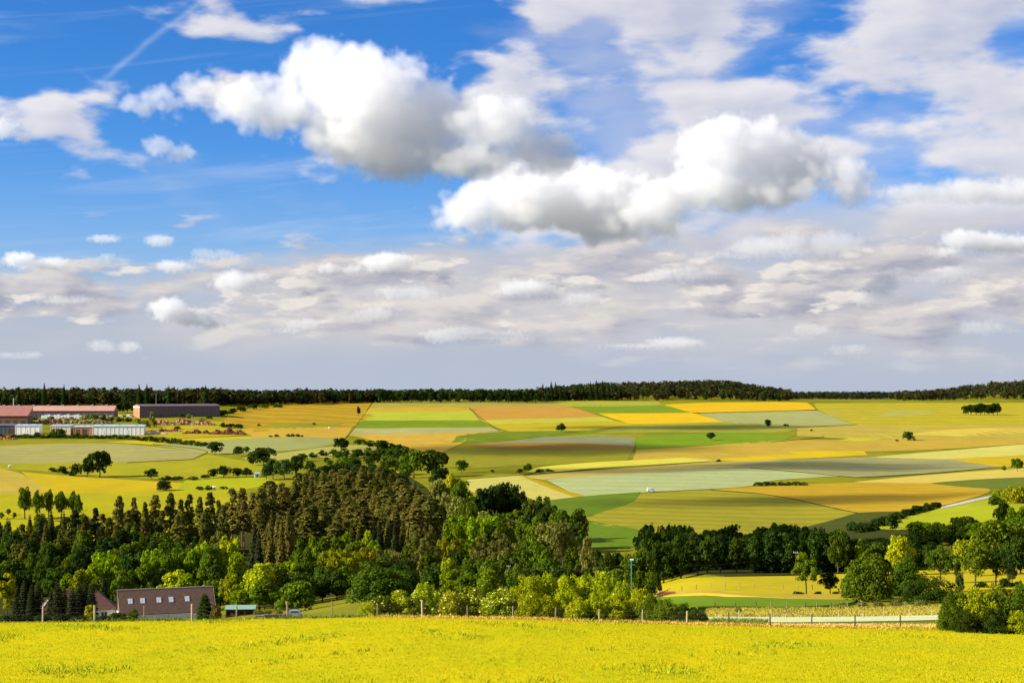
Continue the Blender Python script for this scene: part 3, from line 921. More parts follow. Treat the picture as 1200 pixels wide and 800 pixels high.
for u, vb, vt, w in ((462, 541, 525, 18), (474, 540, 523, 17), (464, 546, 532, 14), (484, 536, 526, 8)):
    at_v('far', u, vb, vt, w, 'deep', 'dark tree of the small group left of the two big field trees', group='small trees left of the two big field trees')
at_v('far', 485, 560, 528, 30, 'mid', 'left one of the two big round trees in the centre fields')
at_v('far', 506, 559, 527, 28, 'deep', 'right one of the two big round trees in the centre fields')
at_v('far', 519, 548, 530, 15, 'deep', 'narrower tree just behind the two big round field trees')
at_v('far', 541, 554, 539, 14, 'mid', 'small round tree by itself right of the two big field trees')
at_v('farshrub', 515, 566, 548, 28, 'dark', 'low dark rounded thicket under the two big field trees', name='shrub')
at_v('farshrub', 477, 560, 552, 10, 'dark', 'little dark bush left below the big field trees')
for u, vb, vt, w in ((437, 566, 546, 24), (452, 568, 550, 22), (420, 562, 544, 24), (404, 560, 543, 22), (384, 562, 545, 22), (470, 572, 556, 22), (366, 566, 549, 22)):
    at_v('far', u, vb, vt, w, 'dark', 'dark round tree at the upper edge of the pine wood', group='dark trees on the upper edge of the pine wood')
at_v('farshrub', 577, 553, 550, 6, 'deep', 'tiny bush at the corner of the mint coloured field')
at_v('far', 619, 553.5, 543, 11, 'mid', 'small tree at the left tip of the cream field strip')
for u, vb, vt, w in ((609, 554, 549, 9), (632, 553, 549, 12), (643, 552.5, 549, 12)):
    at_v('farshrub', u, vb, vt, w, 'deep', 'low bush beside the small tree at the cream field strip', group='low bushes at the cream field strip')
at_v('far', 658, 506.5, 496, 12, 'dark', 'lone spreading tree on the far slope under the ridge')
at_v('far', 833, 516, 506.5, 11, 'dark', 'lone round tree on the bright green field of the far slope')
at_v('far', 900, 500.5, 491.5, 9, 'dark', 'small round tree by the pale upper field on the right')
at_v('farshrub', 921, 499.5, 496.5, 7, 'dark', 'low dark bush on the lower edge of the pale upper field')
at_v('farshrub', 1065, 516, 505.5, 16, 'deep', 'dome shaped bush alone on the golden slope at the right')
at_v('farshrub', 1051, 517, 514.5, 5, 'deep', 'tiny bush left of the dome shaped one on the golden slope')
for k, u in enumerate((1132, 1138, 1144, 1149, 1154, 1159, 1164, 1169)):
    at_v('far', u, 486.5, 474 - 1.6 * (k in (3, 6, 7)) + 1.2 * (k == 0), 10, 'dark', 'dark tree of the dense square copse high on the right', group='trees of the square copse')
at_v('farshrub', 842, 541, 538, 8, 'dark', 'low dark bush at the edge of the yellow field in the middle')
at_v('far', 1192, 552, 537, 14, 'mid', 'round green tree at the right edge beside the pale strip')
at_v('farshrub', 1177, 551, 545.5, 6, 'mid', 'small bush left of the round tree at the right edge')
for u in (889, 897, 906, 915, 924, 933, 941):
    at_v('farshrub', u, 569 - .3 * (u > 920), 564.5 - .6 * ((u // 9) % 2), 12, 'deep', 'low bush of the short hedge above the orange field', group='hedge bushes above the orange field')
at_v('farshrub', 951, 505, 502.5, 4, 'deep', 'tiny bush below the pale upper field')

# ---- the pine wood on the valley slope
def scatter(poly, spacing, n, ymin=440, seed=1, rows=None):
    """foot positions inside an outline sighted onto the land, nearest first"""
    W = [hit(u, v, ymin) for u, v in poly]
    a = np.array(W); r = random.Random(seed); out = []
    x0, y0 = a.min(0); x1, y1 = a.max(0)
    def inside(x, y):
        c = False; j = len(a) - 1
        for i in range(len(a)):
            if (a[i, 1] > y) != (a[j, 1] > y) and x < (a[j, 0] - a[i, 0]) * (y - a[i, 1]) / (a[j, 1] - a[i, 1]) + a[i, 0]: c = not c
            j = i
        return c
    for _ in range(n * 60):
        if len(out) >= n: break
        x, y = r.uniform(x0, x1), r.uniform(y0, y1)
        if not inside(x, y): continue
        if all((x - p)**2 + (y - q)**2 > spacing**2 for p, q in out): out.append((x, y))
    return sorted(out, key=lambda p: p[1])


def pines(pts, hrange, label, group, cols=('pine', 'pine', 'pineg', 'brown'), kind='pine', wf=1.25):
    for x, y in pts:
        h = random.uniform(*hrange)
        z = gz(x, y)
        u = 600 + F * x / y
        vt = HZ - (z + h) / y * F
        kd = 'spruce' if random.random() < .33 else kind
        tree(kd, u, y, vt, h * wf * random.uniform(.40, .58) / y * F, random.choice(cols), label, group=group, x=x, name='pine_tree')


pines(scatter([(300, 668), (330, 650), (296, 628), (318, 606), (345, 597), (385, 590), (445, 594), (490, 612), (526, 634), (520, 646), (440, 652), (360, 660)], 4.9, 150, seed=3), (13, 21.5),
      'brown green pine in the dense dark pine wood on the valley slope', 'pines of the dense wood on the slope')
pines(scatter([(330, 600), (345, 578), (400, 570), (445, 572), (490, 592), (505, 612), (440, 592), (365, 590)], 6.0, 60, seed=4), (9, 15),
      'pine at the higher rear edge of the dense pine wood', 'pines along the rear edge of the dense wood')
# the taller thin pines of its left flank, seen against the bright meadow
for u, y, vt, w in ((140, 735, 581, 15), (157, 740, 583, 13), (170, 760, 588, 12), (182, 740, 580, 18), (200, 745, 577, 16), (212, 730, 585, 14), (222, 748, 579, 15), (234, 738, 582, 15),
                    (246, 750, 577, 16), (256, 735, 586, 13), (150, 715, 598, 14), (190, 720, 598, 15), (208, 715, 603, 16), (240, 712, 600, 15), (262, 722, 592, 14)):
    tree('pine', u, y, vt, w * 1.2, random.choice(('pine', 'pineg')), 'tall slim pine in the front row against the bright meadow', group='slim pines standing against the bright meadow')
for u, y, vt, w in ((272, 790, 572, 20), (284, 780, 572, 18), (296, 770, 577, 18), (306, 765, 572, 20), (318, 770, 568, 20), (330, 780, 566, 20), (286, 745, 586, 16), (305, 735, 590, 18)):
    tree('pine', u, y, vt, w * 1.15, random.choice(('pine', 'brown')), 'tall pine on the left shoulder of the dense pine wood', group='pines on the left shoulder of the dense wood')
for u, y, vt, w in ((35, 735, 606, 14), (48, 740, 604, 15), (60, 735, 600, 14), (75, 730, 602, 14), (88, 738, 597, 15), (100, 730, 604, 14), (112, 735, 595, 14), (120, 740, 602, 14), (26, 725, 614, 16), (54, 715, 612, 15), (82, 712, 612, 15),
                    (97, 705, 616, 14), (70, 700, 622, 14), (40, 700, 622, 14), (14, 720, 622, 14), (2, 715, 620, 14), (-12, 720, 616, 16), (115, 700, 618, 14), (128, 715, 606, 14), (135, 700, 616, 14)):
    tree(random.choice(('pine', 'spruce', 'pine')), u, y, vt, w * 1.2, random.choice(('pineg', 'spruce', 'pineg')), 'dark conifer of the shady stand at the left edge', group='dark conifers of the left stand')
for u, y, vt, w in ((10, 905, 596, 6), (2, 890, 600, 7), (17, 890, 600, 5)):
    tree('broad', u, y, vt, w, 'mid', 'thin sapling on the bright meadow at the far left', group='saplings on the far left meadow')
for u, y, vt, w in ((29, 890, 571, 17), (44, 880, 575, 15), (57, 885, 574, 12), (72, 885, 576, 18), (86, 885, 576, 17), (92, 875, 580, 10)):
    tree('lime', u, y, vt, w, 'mid', 'airy broadleaf tree with see-through crown on the left meadow', group='airy trees on the left meadow')
tree('shrub', 9, 800, 608, 10, 'deep', 'small round bush by the left edge under the meadow')
# dark spruces in front of the pine wood
for u, y, vt, w in ((318, 600, 603, 16), (325, 598, 606, 14), (338, 596, 601, 18), (330, 590, 612, 16), (298, 602, 618, 18), (303, 596, 625, 14)):
    tree('spruce', u, y, vt, w * 1.25, 'brown' if u > 310 else 'spruce', 'dark pointed spruce in front of the pine wood', group='spruces in front of the pine wood')
for u, y, vt, w in ((412, 590, 615, 14), (420, 592, 618, 13), (445, 600, 608, 13), (454, 602, 610, 15), (463, 598, 612, 14), (472, 600, 610, 14), (480, 602, 613, 12), (438, 588, 622, 14), (428, 590, 622, 12)):
    tree('spruce', u, y, vt, w * 1.2, random.choice(('pineg', 'spruce')), 'grey green young spruce below the pine wood in the centre', group='young spruces below the pine wood')

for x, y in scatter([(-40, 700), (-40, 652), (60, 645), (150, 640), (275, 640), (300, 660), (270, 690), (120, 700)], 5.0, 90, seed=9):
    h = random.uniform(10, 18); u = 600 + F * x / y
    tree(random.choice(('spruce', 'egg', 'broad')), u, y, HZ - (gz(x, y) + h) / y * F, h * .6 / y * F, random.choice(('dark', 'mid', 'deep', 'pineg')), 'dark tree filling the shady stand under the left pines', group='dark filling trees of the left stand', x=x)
for x, y in scatter([(345, 566), (352, 548), (400, 538), (468, 532), (482, 556), (440, 572), (370, 574)], 7.0, 42, seed=21):
    h = random.uniform(5, 9); u = 600 + F * x / y
    tree(random.choice(('far', 'farshrub', 'far')), u, y, HZ - (gz(x, y) + h) / y * F, h * 1.25 / y * F, random.choice(('dark', 'deep', 'deep', 'mid')), 'dark tree of the thick band running down into the pine wood', group='trees of the band above the pine wood', x=x)
# ---- dark scrub under the pines
def understory(poly, spacing, n, h0, h1, cols, label, group, seed):
    for x, y in scatter(poly, spacing, n, seed=seed):
        h = random.uniform(h0, h1); u = 600 + F * x / y
        vt = HZ - (gz(x, y) + h) / y * F
        tree('shrub', u, y, vt, h * 1.6 / y * F, random.choice(cols), label, group=group, x=x)
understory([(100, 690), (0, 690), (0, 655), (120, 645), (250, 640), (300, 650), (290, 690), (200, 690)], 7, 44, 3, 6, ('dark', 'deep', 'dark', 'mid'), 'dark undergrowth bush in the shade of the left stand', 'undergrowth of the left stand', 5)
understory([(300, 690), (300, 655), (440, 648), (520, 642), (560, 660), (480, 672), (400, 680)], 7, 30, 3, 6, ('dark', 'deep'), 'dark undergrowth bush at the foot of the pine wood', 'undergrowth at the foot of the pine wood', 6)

# ---- the light broadleaf belt below
B = lambda *a, **k: tree(*a, **k)
B('lime', 267, 560, 629, 30, 'bright', 'bright lime tree lit brightly against the dark pine wood')
B('broad', 277, 545, 648, 28, 'lime', 'fresh green tree below the bright lime one')
for u, y, vt, w, c in ((124, 545, 647, 32, 'lime'), (132, 540, 652, 26, 'lime'), (178, 555, 645, 30, 'lime'), (188, 548, 645, 28, 'lime'), (172, 540, 655, 26, 'mid'), (198, 545, 652, 26, 'mid'), (212, 555, 643, 26, 'mid'), (225, 550, 645, 26, 'lime'),
                       (238, 556, 636, 30, 'lime'), (246, 545, 640, 28, 'mid'), (150, 560, 650, 24, 'bluegreen'), (160, 560, 648, 24, 'bluegreen'), (205, 530, 668, 26, 'bright'), (220, 528, 672, 30, 'lime'), (236, 530, 670, 30, 'mid'), (252, 530, 662, 30, 'deep'),
                       (110, 535, 660, 26, 'lime'), (95, 530, 668, 24, 'gold'), (80, 532, 672, 22, 'lime'), (145, 530, 668, 26, 'mid'), (118, 520, 676, 24, 'mid'), (66, 540, 664, 24, 'deep'), (50, 545, 660, 24, 'deep')):
    B(random.choice(('broad', 'egg', 'lime')), u, y, vt, w * 1.15, c, 'leafy green tree in the sunny belt behind the barn', group='leafy trees of the belt behind the barn')
for u, y, vt, w, c in ((84, 600, 651, 20, 'mid'), (36, 590, 648, 18, 'mid'), (55, 585, 652, 22, 'deep'), (20, 580, 655, 24, 'deep'), (4, 580, 658, 26, 'mid'), (-14, 570, 655, 26, 'deep'), (8, 545, 668, 24, 'dark'), (30, 550, 668, 26, 'dark'), (100, 590, 662, 14, 'mid')):
    B('broad', u, y, vt, w * 1.1, c, 'shaded broadleaf tree below the left conifers', group='shaded broadleaf trees below the left conifers')
B('willow', 8, 455, 672, 32, 'gold', 'tall golden green birch at the left edge beside the dark conifers')
for u, y, vt, w, c in ((297, 480, 668, 24, 'mid'), (286, 470, 682, 28, 'lime'), (268, 500, 674, 22, 'gold'), (258, 505, 682, 24, 'mid'), (246, 510, 680, 26, 'mid'), (240, 500, 686, 24, 'lime'), (304, 470, 660, 36, 'bright'), (320, 475, 661, 40, 'mid'), (340, 490, 658, 36, 'lime'),
                       (362, 490, 659, 36, 'mid'), (352, 470, 672, 36, 'deep'), (378, 480, 664, 34, 'deep'), (395, 475, 668, 34, 'deep'), (310, 455, 680, 40, 'mid'), (402, 495, 664, 26, 'mid')):
    B(random.choice(('broad', 'egg')), u, y, vt, w * 1.15, c, 'broad green tree of the thicket right of the barn', group='broad trees of the thicket right of the barn')
B('shrub', 348, 425, 681, 46, 'mid', 'large dome shaped dark green bush right of the green roofed shed', name='shrub')
B('bigwillow', 443, 395, 655, 74, (.07, .12, .01), 'very broad dark green tree bowing over the small lawn', var=1)
B('bigwillow', 470, 415, 660, 50, 'deep', 'dark green tree pressed to the right of the very broad one', var=0)
for u, y, vt, w, c in ((384, 520, 648, 30, 'gold'), (400, 525, 644, 34, 'gold'), (416, 530, 647, 30, 'gold'), (432, 535, 642, 30, 'gold'), (448, 540, 644, 30, 'olive'), (394, 505, 654, 30, 'gold'), (410, 510, 654, 30, 'bright'), (462, 540, 646, 26, 'olive')):
    B('broad', u, y, vt, w, c, 'yellow flowering round tree in the bright row below the spruces', group='yellow flowering trees below the spruces')
for u, y, vt, w, c in ((366, 560, 629, 18, 'lime'), (352, 565, 632, 20, 'mid'), (378, 560, 630, 26, 'mid'), (392, 560, 630, 28, 'mid'), (405, 562, 625, 22, 'lime'), (418, 560, 634, 26, 'mid'), (360, 545, 642, 26, 'mid'), (430, 570, 622, 14, 'bright'), (440, 560, 634, 20, 'lime')):
    B(random.choice(('egg', 'broad')), u, y, vt, w * 1.15, c, 'green tree of the row at the foot of the pine wood', group='green trees at the foot of the pine wood')
for u, y, vt, w, c in ((488, 575, 618, 28, 'olive'), (500, 578, 617, 26, 'olive'), (482, 560, 632, 24, 'mid'), (495, 555, 636, 28, 'olive'), (508, 545, 640, 26, 'mid'), (480, 545, 644, 22, 'olive')):
    B('willow', u, y, vt, w * 1.15, c, 'grey green willow with clumpy crown below the pine wood', group='grey green willows below the pine wood')
B('broad', 533, 600, 605, 34, 'lime', 'vivid green round tree just right of the dark pine wood')
B('broad', 520, 590, 632, 22, 'gold', 'small yellowish tree below the vivid green round one')
B('broad', 534, 585, 632, 22, 'gold', 'small yellowish tree between the vivid green one and the willows')
for u, y, vt, w, c in ((558, 615, 607, 30, 'lime'), (572, 620, 606, 30, 'lime'), (588, 615, 608, 26, 'mid'), (552, 640, 593, 18, 'mid'), (540, 645, 592, 16, 'mid')):
    B('broad', u, y, vt, w * 1.15, c, 'lively green tree in the row right of the vivid round one', group='lively green trees right of the vivid round one')
B('willow', 563, 520, 627, 34, 'olive', 'left of the two tall silvery willows in the centre')
B('willow', 590, 515, 624, 50, 'olive', 'right and broader one of the two tall silvery willows')
for u, y, vt, w, c in ((540, 500, 646, 26, 'deep'), (552, 490, 655, 28, 'mid'), (525, 480, 655, 22, 'gold'), (515, 490, 660, 24, 'deep'), (575, 475, 655, 30, 'mid'), (600, 480, 648, 26, 'deep'), (612, 500, 640, 24, 'mid'), (605, 460, 662, 24, 'mid'), (530, 460, 668, 28, 'lime'),
                       (548, 445, 672, 30, 'mid'), (572, 440, 668, 26, 'lime'), (505, 470, 664, 24, 'deep'), (622, 490, 636, 34, 'mid'), (636, 480, 640, 30, 'mid'), (640, 450, 654, 36, 'mid'), (625, 440, 665, 30, 'deep'), (655, 430, 664, 28, 'deep'), (612, 430, 669, 26, 'deep')):
    B(random.choice(('broad', 'egg')), u, y, vt, w * 1.15, c, 'mixed green tree of the hollow behind the flowering hedge', group='mixed trees of the hollow behind the hedge')
B('broad', 528, 830, 556, 34, 'gold', 'pale yellow green tree above the pine wood', var=0)
B('broad', 514, 810, 562, 26, 'olive', 'pale olive tree at the left foot of the pale yellow green one')
B('broad', 540, 800, 564, 26, 'mid', 'mid green tree at the right foot of the pale yellow green one')
for u, y, vt, w, c in ((520, 770, 578, 24, 'olive'), (536, 765, 582, 24, 'olive'), (548, 780, 588, 24, 'mid')):
    B('broad', u, y, vt, w, c, 'olive tree below the pale yellow green one', group='olive trees below the pale yellow green one')
for u, y, vt, w in ((563, 790, 573, 24), (576, 795, 570, 26), (590, 800, 566, 28), (603, 800, 569, 22), (610, 795, 576, 16)):
    B('broad', u, y, vt, w * 1.15, 'dark', 'very dark tree of the rounded copse beside the mint field', group='trees of the rounded dark copse')
for u, y, vt, w, c in ((570, 700, 600, 26, 'olive'), (588, 690, 602, 30, 'mid'), (606, 690, 598, 30, 'mid'), (598, 670, 610, 26, 'olive'), (612, 665, 605, 22, 'mid'), (622, 690, 586, 26, 'deep'), (634, 700, 583, 28, 'deep'), (640, 665, 592, 26, 'deep'), (652, 655, 600, 28, 'mid'), (628, 640, 606, 26, 'mid'), (645, 630, 612, 30, 'olive')):
    B(random.choice(('broad', 'egg')), u, y, vt, w * 1.1, c, 'dark leafy tree on the slope below the mint field', group='leafy trees on the slope below the mint field')
B('broad', 672, 625, 597, 42, 'deep', 'tallest dark round tree beside the shaded green meadow', var=3)
B('broad', 660, 600, 612, 34, 'olive', 'brownish green tree in front of the tallest dark round one')
for u, y, vt, w, c in ((688, 470, 630, 18, 'olive'), (700, 500, 645, 24, 'deep'), (712, 490, 648, 26, 'deep'), (672, 500, 642, 22, 'mid'), (724, 495, 648, 24, 'deep'), (705, 440, 664, 30, 'mid'), (668, 430, 664, 26, 'deep'), (690, 430, 666, 26, 'deep'), (722, 400, 667, 30, 'mid')):
    B(random.choice(('broad', 'egg')), u, y, vt, w, c, 'garden tree around the red roofed houses', group='garden trees around the red roofed houses')
B('roundtop', 750, 260, 646, 44, 'mid', 'full round green tree behind the lamp post')
B('lime', 764, 266, 660, 22, 'deep', 'smaller drooping tree pressed to the right of the round one by the lamp post')

# ---- the dark wood on the right
for u, y, vt, w in ((757, 500, 619, 12), (764, 505, 616, 14), (784, 510, 615, 12), (792, 505, 620, 12), (801, 505, 618, 14), (806, 500, 622, 12)):
    B('spruce', u, y, vt, w * 1.3, 'dark', 'dark spruce tip rising at the left end of the right hand wood', group='dark spruces of the right hand wood')
k = 0
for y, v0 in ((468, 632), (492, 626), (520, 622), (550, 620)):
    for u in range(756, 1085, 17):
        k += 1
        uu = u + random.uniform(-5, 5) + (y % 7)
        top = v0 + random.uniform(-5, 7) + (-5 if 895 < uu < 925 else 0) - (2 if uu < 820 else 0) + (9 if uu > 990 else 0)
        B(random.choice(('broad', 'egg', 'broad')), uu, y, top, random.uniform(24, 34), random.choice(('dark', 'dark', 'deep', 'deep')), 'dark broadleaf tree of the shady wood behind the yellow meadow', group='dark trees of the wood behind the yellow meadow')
understory([(745, 673), (750, 668), (900, 667), (1085, 664), (1085, 668), (900, 672)], 3.0, 46, 3, 5.5, ('dark', 'deep'), 'dark bush along the meadow edge of the right hand wood', 'edge bushes of the right hand wood', 8)
B('egg', 982, 462, 622, 22, 'mid', 'lighter green tree at the front of the right hand dark wood')
B('egg', 1008, 465, 632, 14, 'lime', 'slim sunlit tree at the right end of the dark wood')
B('broad', 1054, 440, 628, 30, 'bright', 'sunlit lime green tree rising between the big round bushes')
# scrub along the sunken lane
for u, vb, vt, w in ((1040, 612, 604, 22), (1030, 617, 606, 20), (1052, 608, 600, 20), (1064, 604, 596, 18), (1075, 601, 592, 18), (1086, 598, 589, 18), (1097, 595, 588, 14), (1020, 622, 612, 22), (1010, 624, 612, 22), (1000, 622, 611, 20)):
    at_v('shrub', u, vb, vt, w, 'dark', 'dark scrub bush along the lower edge of the orange field', group='scrub along the orange field')
at_v('broad', 1046, 622, 602, 20, 'deep', 'round tree on the green slope below the white road')
for u, vb, vt, w, c in ((1170, 588, 573, 16, 'gold'), (1182, 588, 570, 18, 'gold'), (1194, 590, 568, 20, 'gold'), (1206, 590, 567, 20, 'gold'), (1165, 592, 579, 14, 'mid')):
    at_v('shrub', u, vb, vt, w, c, 'yellow flowering bush at the upper end of the white road', group='yellow bushes at the end of the white road')
for u, vb, vt, w, c in ((1072, 632, 611, 22, 'mid'), (1086, 630, 612, 18, 'lime'), (1100, 634, 612, 22, 'mid'), (1112, 636, 614, 22, 'mid'), (1124, 634, 606, 22, 'deep'), (1136, 634, 605, 24, 'deep'), (1095, 640, 622, 26, 'dark'), (1115, 642, 622, 26, 'dark'), (1075, 642, 622, 26, 'dark'), (1132, 640, 616, 24, 'mid'),
                         (1145, 640, 612, 24, 'lime'), (1060, 640, 626, 24, 'dark')):
    at_v('broad', u, vb, vt, w, c, 'tree of the hedge below the lime slope on the right', group='trees of the hedge below the lime slope')
for u, y, vt, w, c in ((1170, 470, 610, 54, 'mid'), (1186, 500, 608, 38, 'mid'), (1194, 520, 594, 30, 'lime'), (1174, 600, 586, 20, 'deep'), (1208, 540, 592, 30, 'mid'), (1196, 430, 630, 34, 'deep'), (1150, 480, 626, 34, 'lime'), (1205, 470, 614, 32, 'lime'), (1182, 430, 636, 34, 'deep')):
    B('broad', u, y, vt, w, c, 'big leafy tree of the grove at the right edge', group='big trees of the right edge grove')
B('broad', 1128, 420, 633, 28, 'gold', 'yellow green round tree behind the avenue on the right')
# trees standing on the meadow at the right
B('young', 945, 322, 648, 31, (.13, .2, .008), 'young tree with a bare stem and tufted crown on the yellow meadow')
B('roundtop', 973, 324, 669, 25, 'dark', 'small dark round tree right of the young bare stemmed one')
B('bigwillow', 1018, 295, 643, 58, 'mid', 'huge egg shaped green tree reaching to the ground on the meadow', var=0)
B('bigwillow', 1060, 308, 648, 44, 'mid', 'big green tree close behind the huge egg shaped one', var=1)
B('bigwillow', 998, 303, 662, 26, 'mid', 'lower leafy tree at the left shoulder of the huge egg shaped one', var=1)
B('lowdome', 1085, 285, 673, 74, 'deep', 'wide low dome of dark bush right of the huge egg shaped tree', name='shrub')
B('roundtop', 1102, 375, 639, 33, 'mid', 'round headed tree on the yellow meadow right of the big bushes', var=0)
B('roundtop', 1120, 372, 650, 14, 'deep', 'small drooping tree touching the round headed one')
B('roundtop', 1143, 352, 641, 36, 'mid', 'left avenue tree with a short straight stem by the pale track', var=1)
B('roundtop', 1167, 352, 642, 30, 'deep', 'second avenue tree with a short straight stem by the pale track', var=1)
B('roundtop', 1186, 358, 660, 13, 'dark', 'small round avenue tree at the right edge')
B('egg', 1125, 320, 671, 11, 'deep', 'little sapling on the yellow meadow left of the avenue')
for u, y, vt, w in ((935, 322, 693, 16), (959, 322, 694, 10), (981, 322, 693, 12), (1150, 345, 681, 16), (1180, 342, 676, 18), (1194, 344, 680, 12)):
    B('shrub', u, y, vt, w, 'dark', 'low dark bush at the foot of a meadow tree', group='low bushes at the feet of the meadow trees')
for u, y, vt, w in ((985, 262, 705, 24), (1050, 268, 703, 18), (1080, 265, 703, 20), (865, 238, 712, 10), (1030, 268, 706, 16), (1010, 268, 707, 14)):
    B('shrub', u, y, vt, w, 'olive', 'low olive scrub bush beside the middle pasture fence', group='olive scrub by the middle pasture fence')

# ---- conifers and bushes of the farm
for u, y, vt, w in ((60, 418, 693, 12), (68, 415, 682, 14), (75, 418, 690, 12), (92, 415, 684, 16), (100, 418, 681, 15), (107, 415, 686, 14), (84, 412, 690, 12)):
    B('thuja', u, y, vt, w * 1.25, 'spruce', 'dark narrow conifer of the screen in front of the farmhouse', group='conifers screening the farmhouse')
for u, y, vt, w in ((20, 430, 689, 12), (28, 430, 683, 14), (37, 428, 688, 12), (44, 430, 684, 12)):
    B('thuja', u, y, vt, w * 1.25, 'spruce', 'dark narrow conifer left of the farmhouse', group='conifers left of the farmhouse')
B('spruce', 122, 470, 676, 22, 'spruce', 'dark spruce behind the gap between farmhouse and barn')
B('thuja', 240, 420, 696, 21, 'deep', 'dense rounded evergreen at the right end of the barn', var=0)
B('shrub', 106, 408, 708, 14, 'gold', 'yellowish bush in front of the farmhouse window')
B('shrub', 138, 405, 717.5, 22, 'deep', 'low dark bush before the white gable wall of the barn')
B('shrub', 156, 410, 713, 14, 'mid', 'small green bush against the barn roof')
B('shrub', 252, 415, 708, 14, 'brown', 'brownish bush between the evergreen and the green roofed shed')
for u, y, vt, w in ((10, 400, 719, 26), (30, 402, 720, 24), (50, 400, 719.5, 22), (72, 400, 719, 24), (92, 400, 720, 22), (122, 400, 720.5, 18)):
    B('shrub', u, y, vt, w, 'spruce', 'low dark hedge bush along the farm garden', group='low hedge bushes along the farm garden')
for u, y, vt, w in ((303, 420, 714, 14), (314, 420, 715, 12), (326, 415, 716, 12)):
    B('shrub', u, y, vt, w, 'brown', 'low brownish bush right of the green roofed shed', group='low brownish bushes right of the shed')

# ---- the hedge beyond the pasture fence
for i, (u, y, vt, w, c, l) in enumerate((
        (432, 168, 706, 30, 'bright', 'low leftmost bush of the hedge behind the pasture fence'),
        (447, 170, 698, 32, 'mid', 'second bush from the left in the hedge behind the fence'),
        (470, 171, 692, 40, 'bright', 'pale flowering elder bush left of the hedge gap'),
        (497, 172, 684, 42, 'bright', 'tallest elder bush just left of the hedge gap'),
        (512, 178, 692, 26, 'deep', 'dark bush at the edge of the hedge gap'),
        (528, 171, 693, 36, 'gold', 'flowering elder bush just right of the hedge gap'),
        (555, 172, 688, 44, 'gold', 'golden tinted elder bush with many flower heads'),
        (585, 170, 690, 46, 'bright', 'elder bush covered with the palest flower heads'),
        (566, 178, 682, 36, 'mid', 'bush with a reddish crown behind the elders'))):
    B('hedgebush', u, y, vt, w, c, l, cat='shrub')
for u, y, vt, w, c in ((617, 171, 676, 46, 'bright'), (640, 173, 673, 48, 'bright'), (664, 172, 675, 46, 'bright'), (688, 174, 675, 46, 'bright'), (708, 173, 671, 46, 'bright'), (730, 172, 682, 40, 'bright'), (622, 167, 694, 36, 'bright'), (660, 168, 694, 38, 'bright'), (640, 167, 698, 36, 'bright'), (718, 167, 696, 36, 'bright'), (700, 167, 694, 38, 'bright'), (676, 166, 700, 30, 'bright'), (748, 168, 690, 38, 'bright')):
    B('hedgebush', u, y, vt, w, c, 'bush of the tall clipped looking hedge behind the fence', group='bushes of the tall hedge behind the fence', cat='shrub')
for u, y, vt, w, c, l in ((764, 166, 696, 36, 'mid', 'bush where the tall hedge begins to drop'), (782, 164, 702, 34, 'mid', 'lower bush near the right end of the long hedge'), (800, 163, 707, 32, 'deep', 'low dark bush second from the right end of the long hedge'), (815, 161, 713, 30, 'deep', 'lowest bush at the right tip of the long hedge')):
    B('hedgebush', u, y, vt, w, c, l, cat='shrub')
for u, y, vt, w, c, l in ((1122, 149.0, 694, 48, 'mid', 'leftmost bush of the near thicket at the right edge'), (1145, 148.5, 689, 56, 'bright', 'tallest bush of the near thicket at the right edge'), (1172, 149, 686, 54, 'mid', 'bush in the middle of the near thicket on the right'), (1200, 148, 684, 56, 'mid', 'bush cut by the right edge of the picture'),
                          (1165, 146, 712, 44, 'deep', 'low dark bush at the foot of the near thicket'), (1192, 145.5, 716, 34, 'bright', 'low light bush in the lower right corner of the thicket'), (1130, 146, 714, 34, 'deep', 'low bush at the front left foot of the near thicket'), (1108, 150, 716, 22, 'gold', 'small yellowish bush left of the near thicket')):
    B('hedgebush', u, y, vt, w, c, l, cat='shrub')

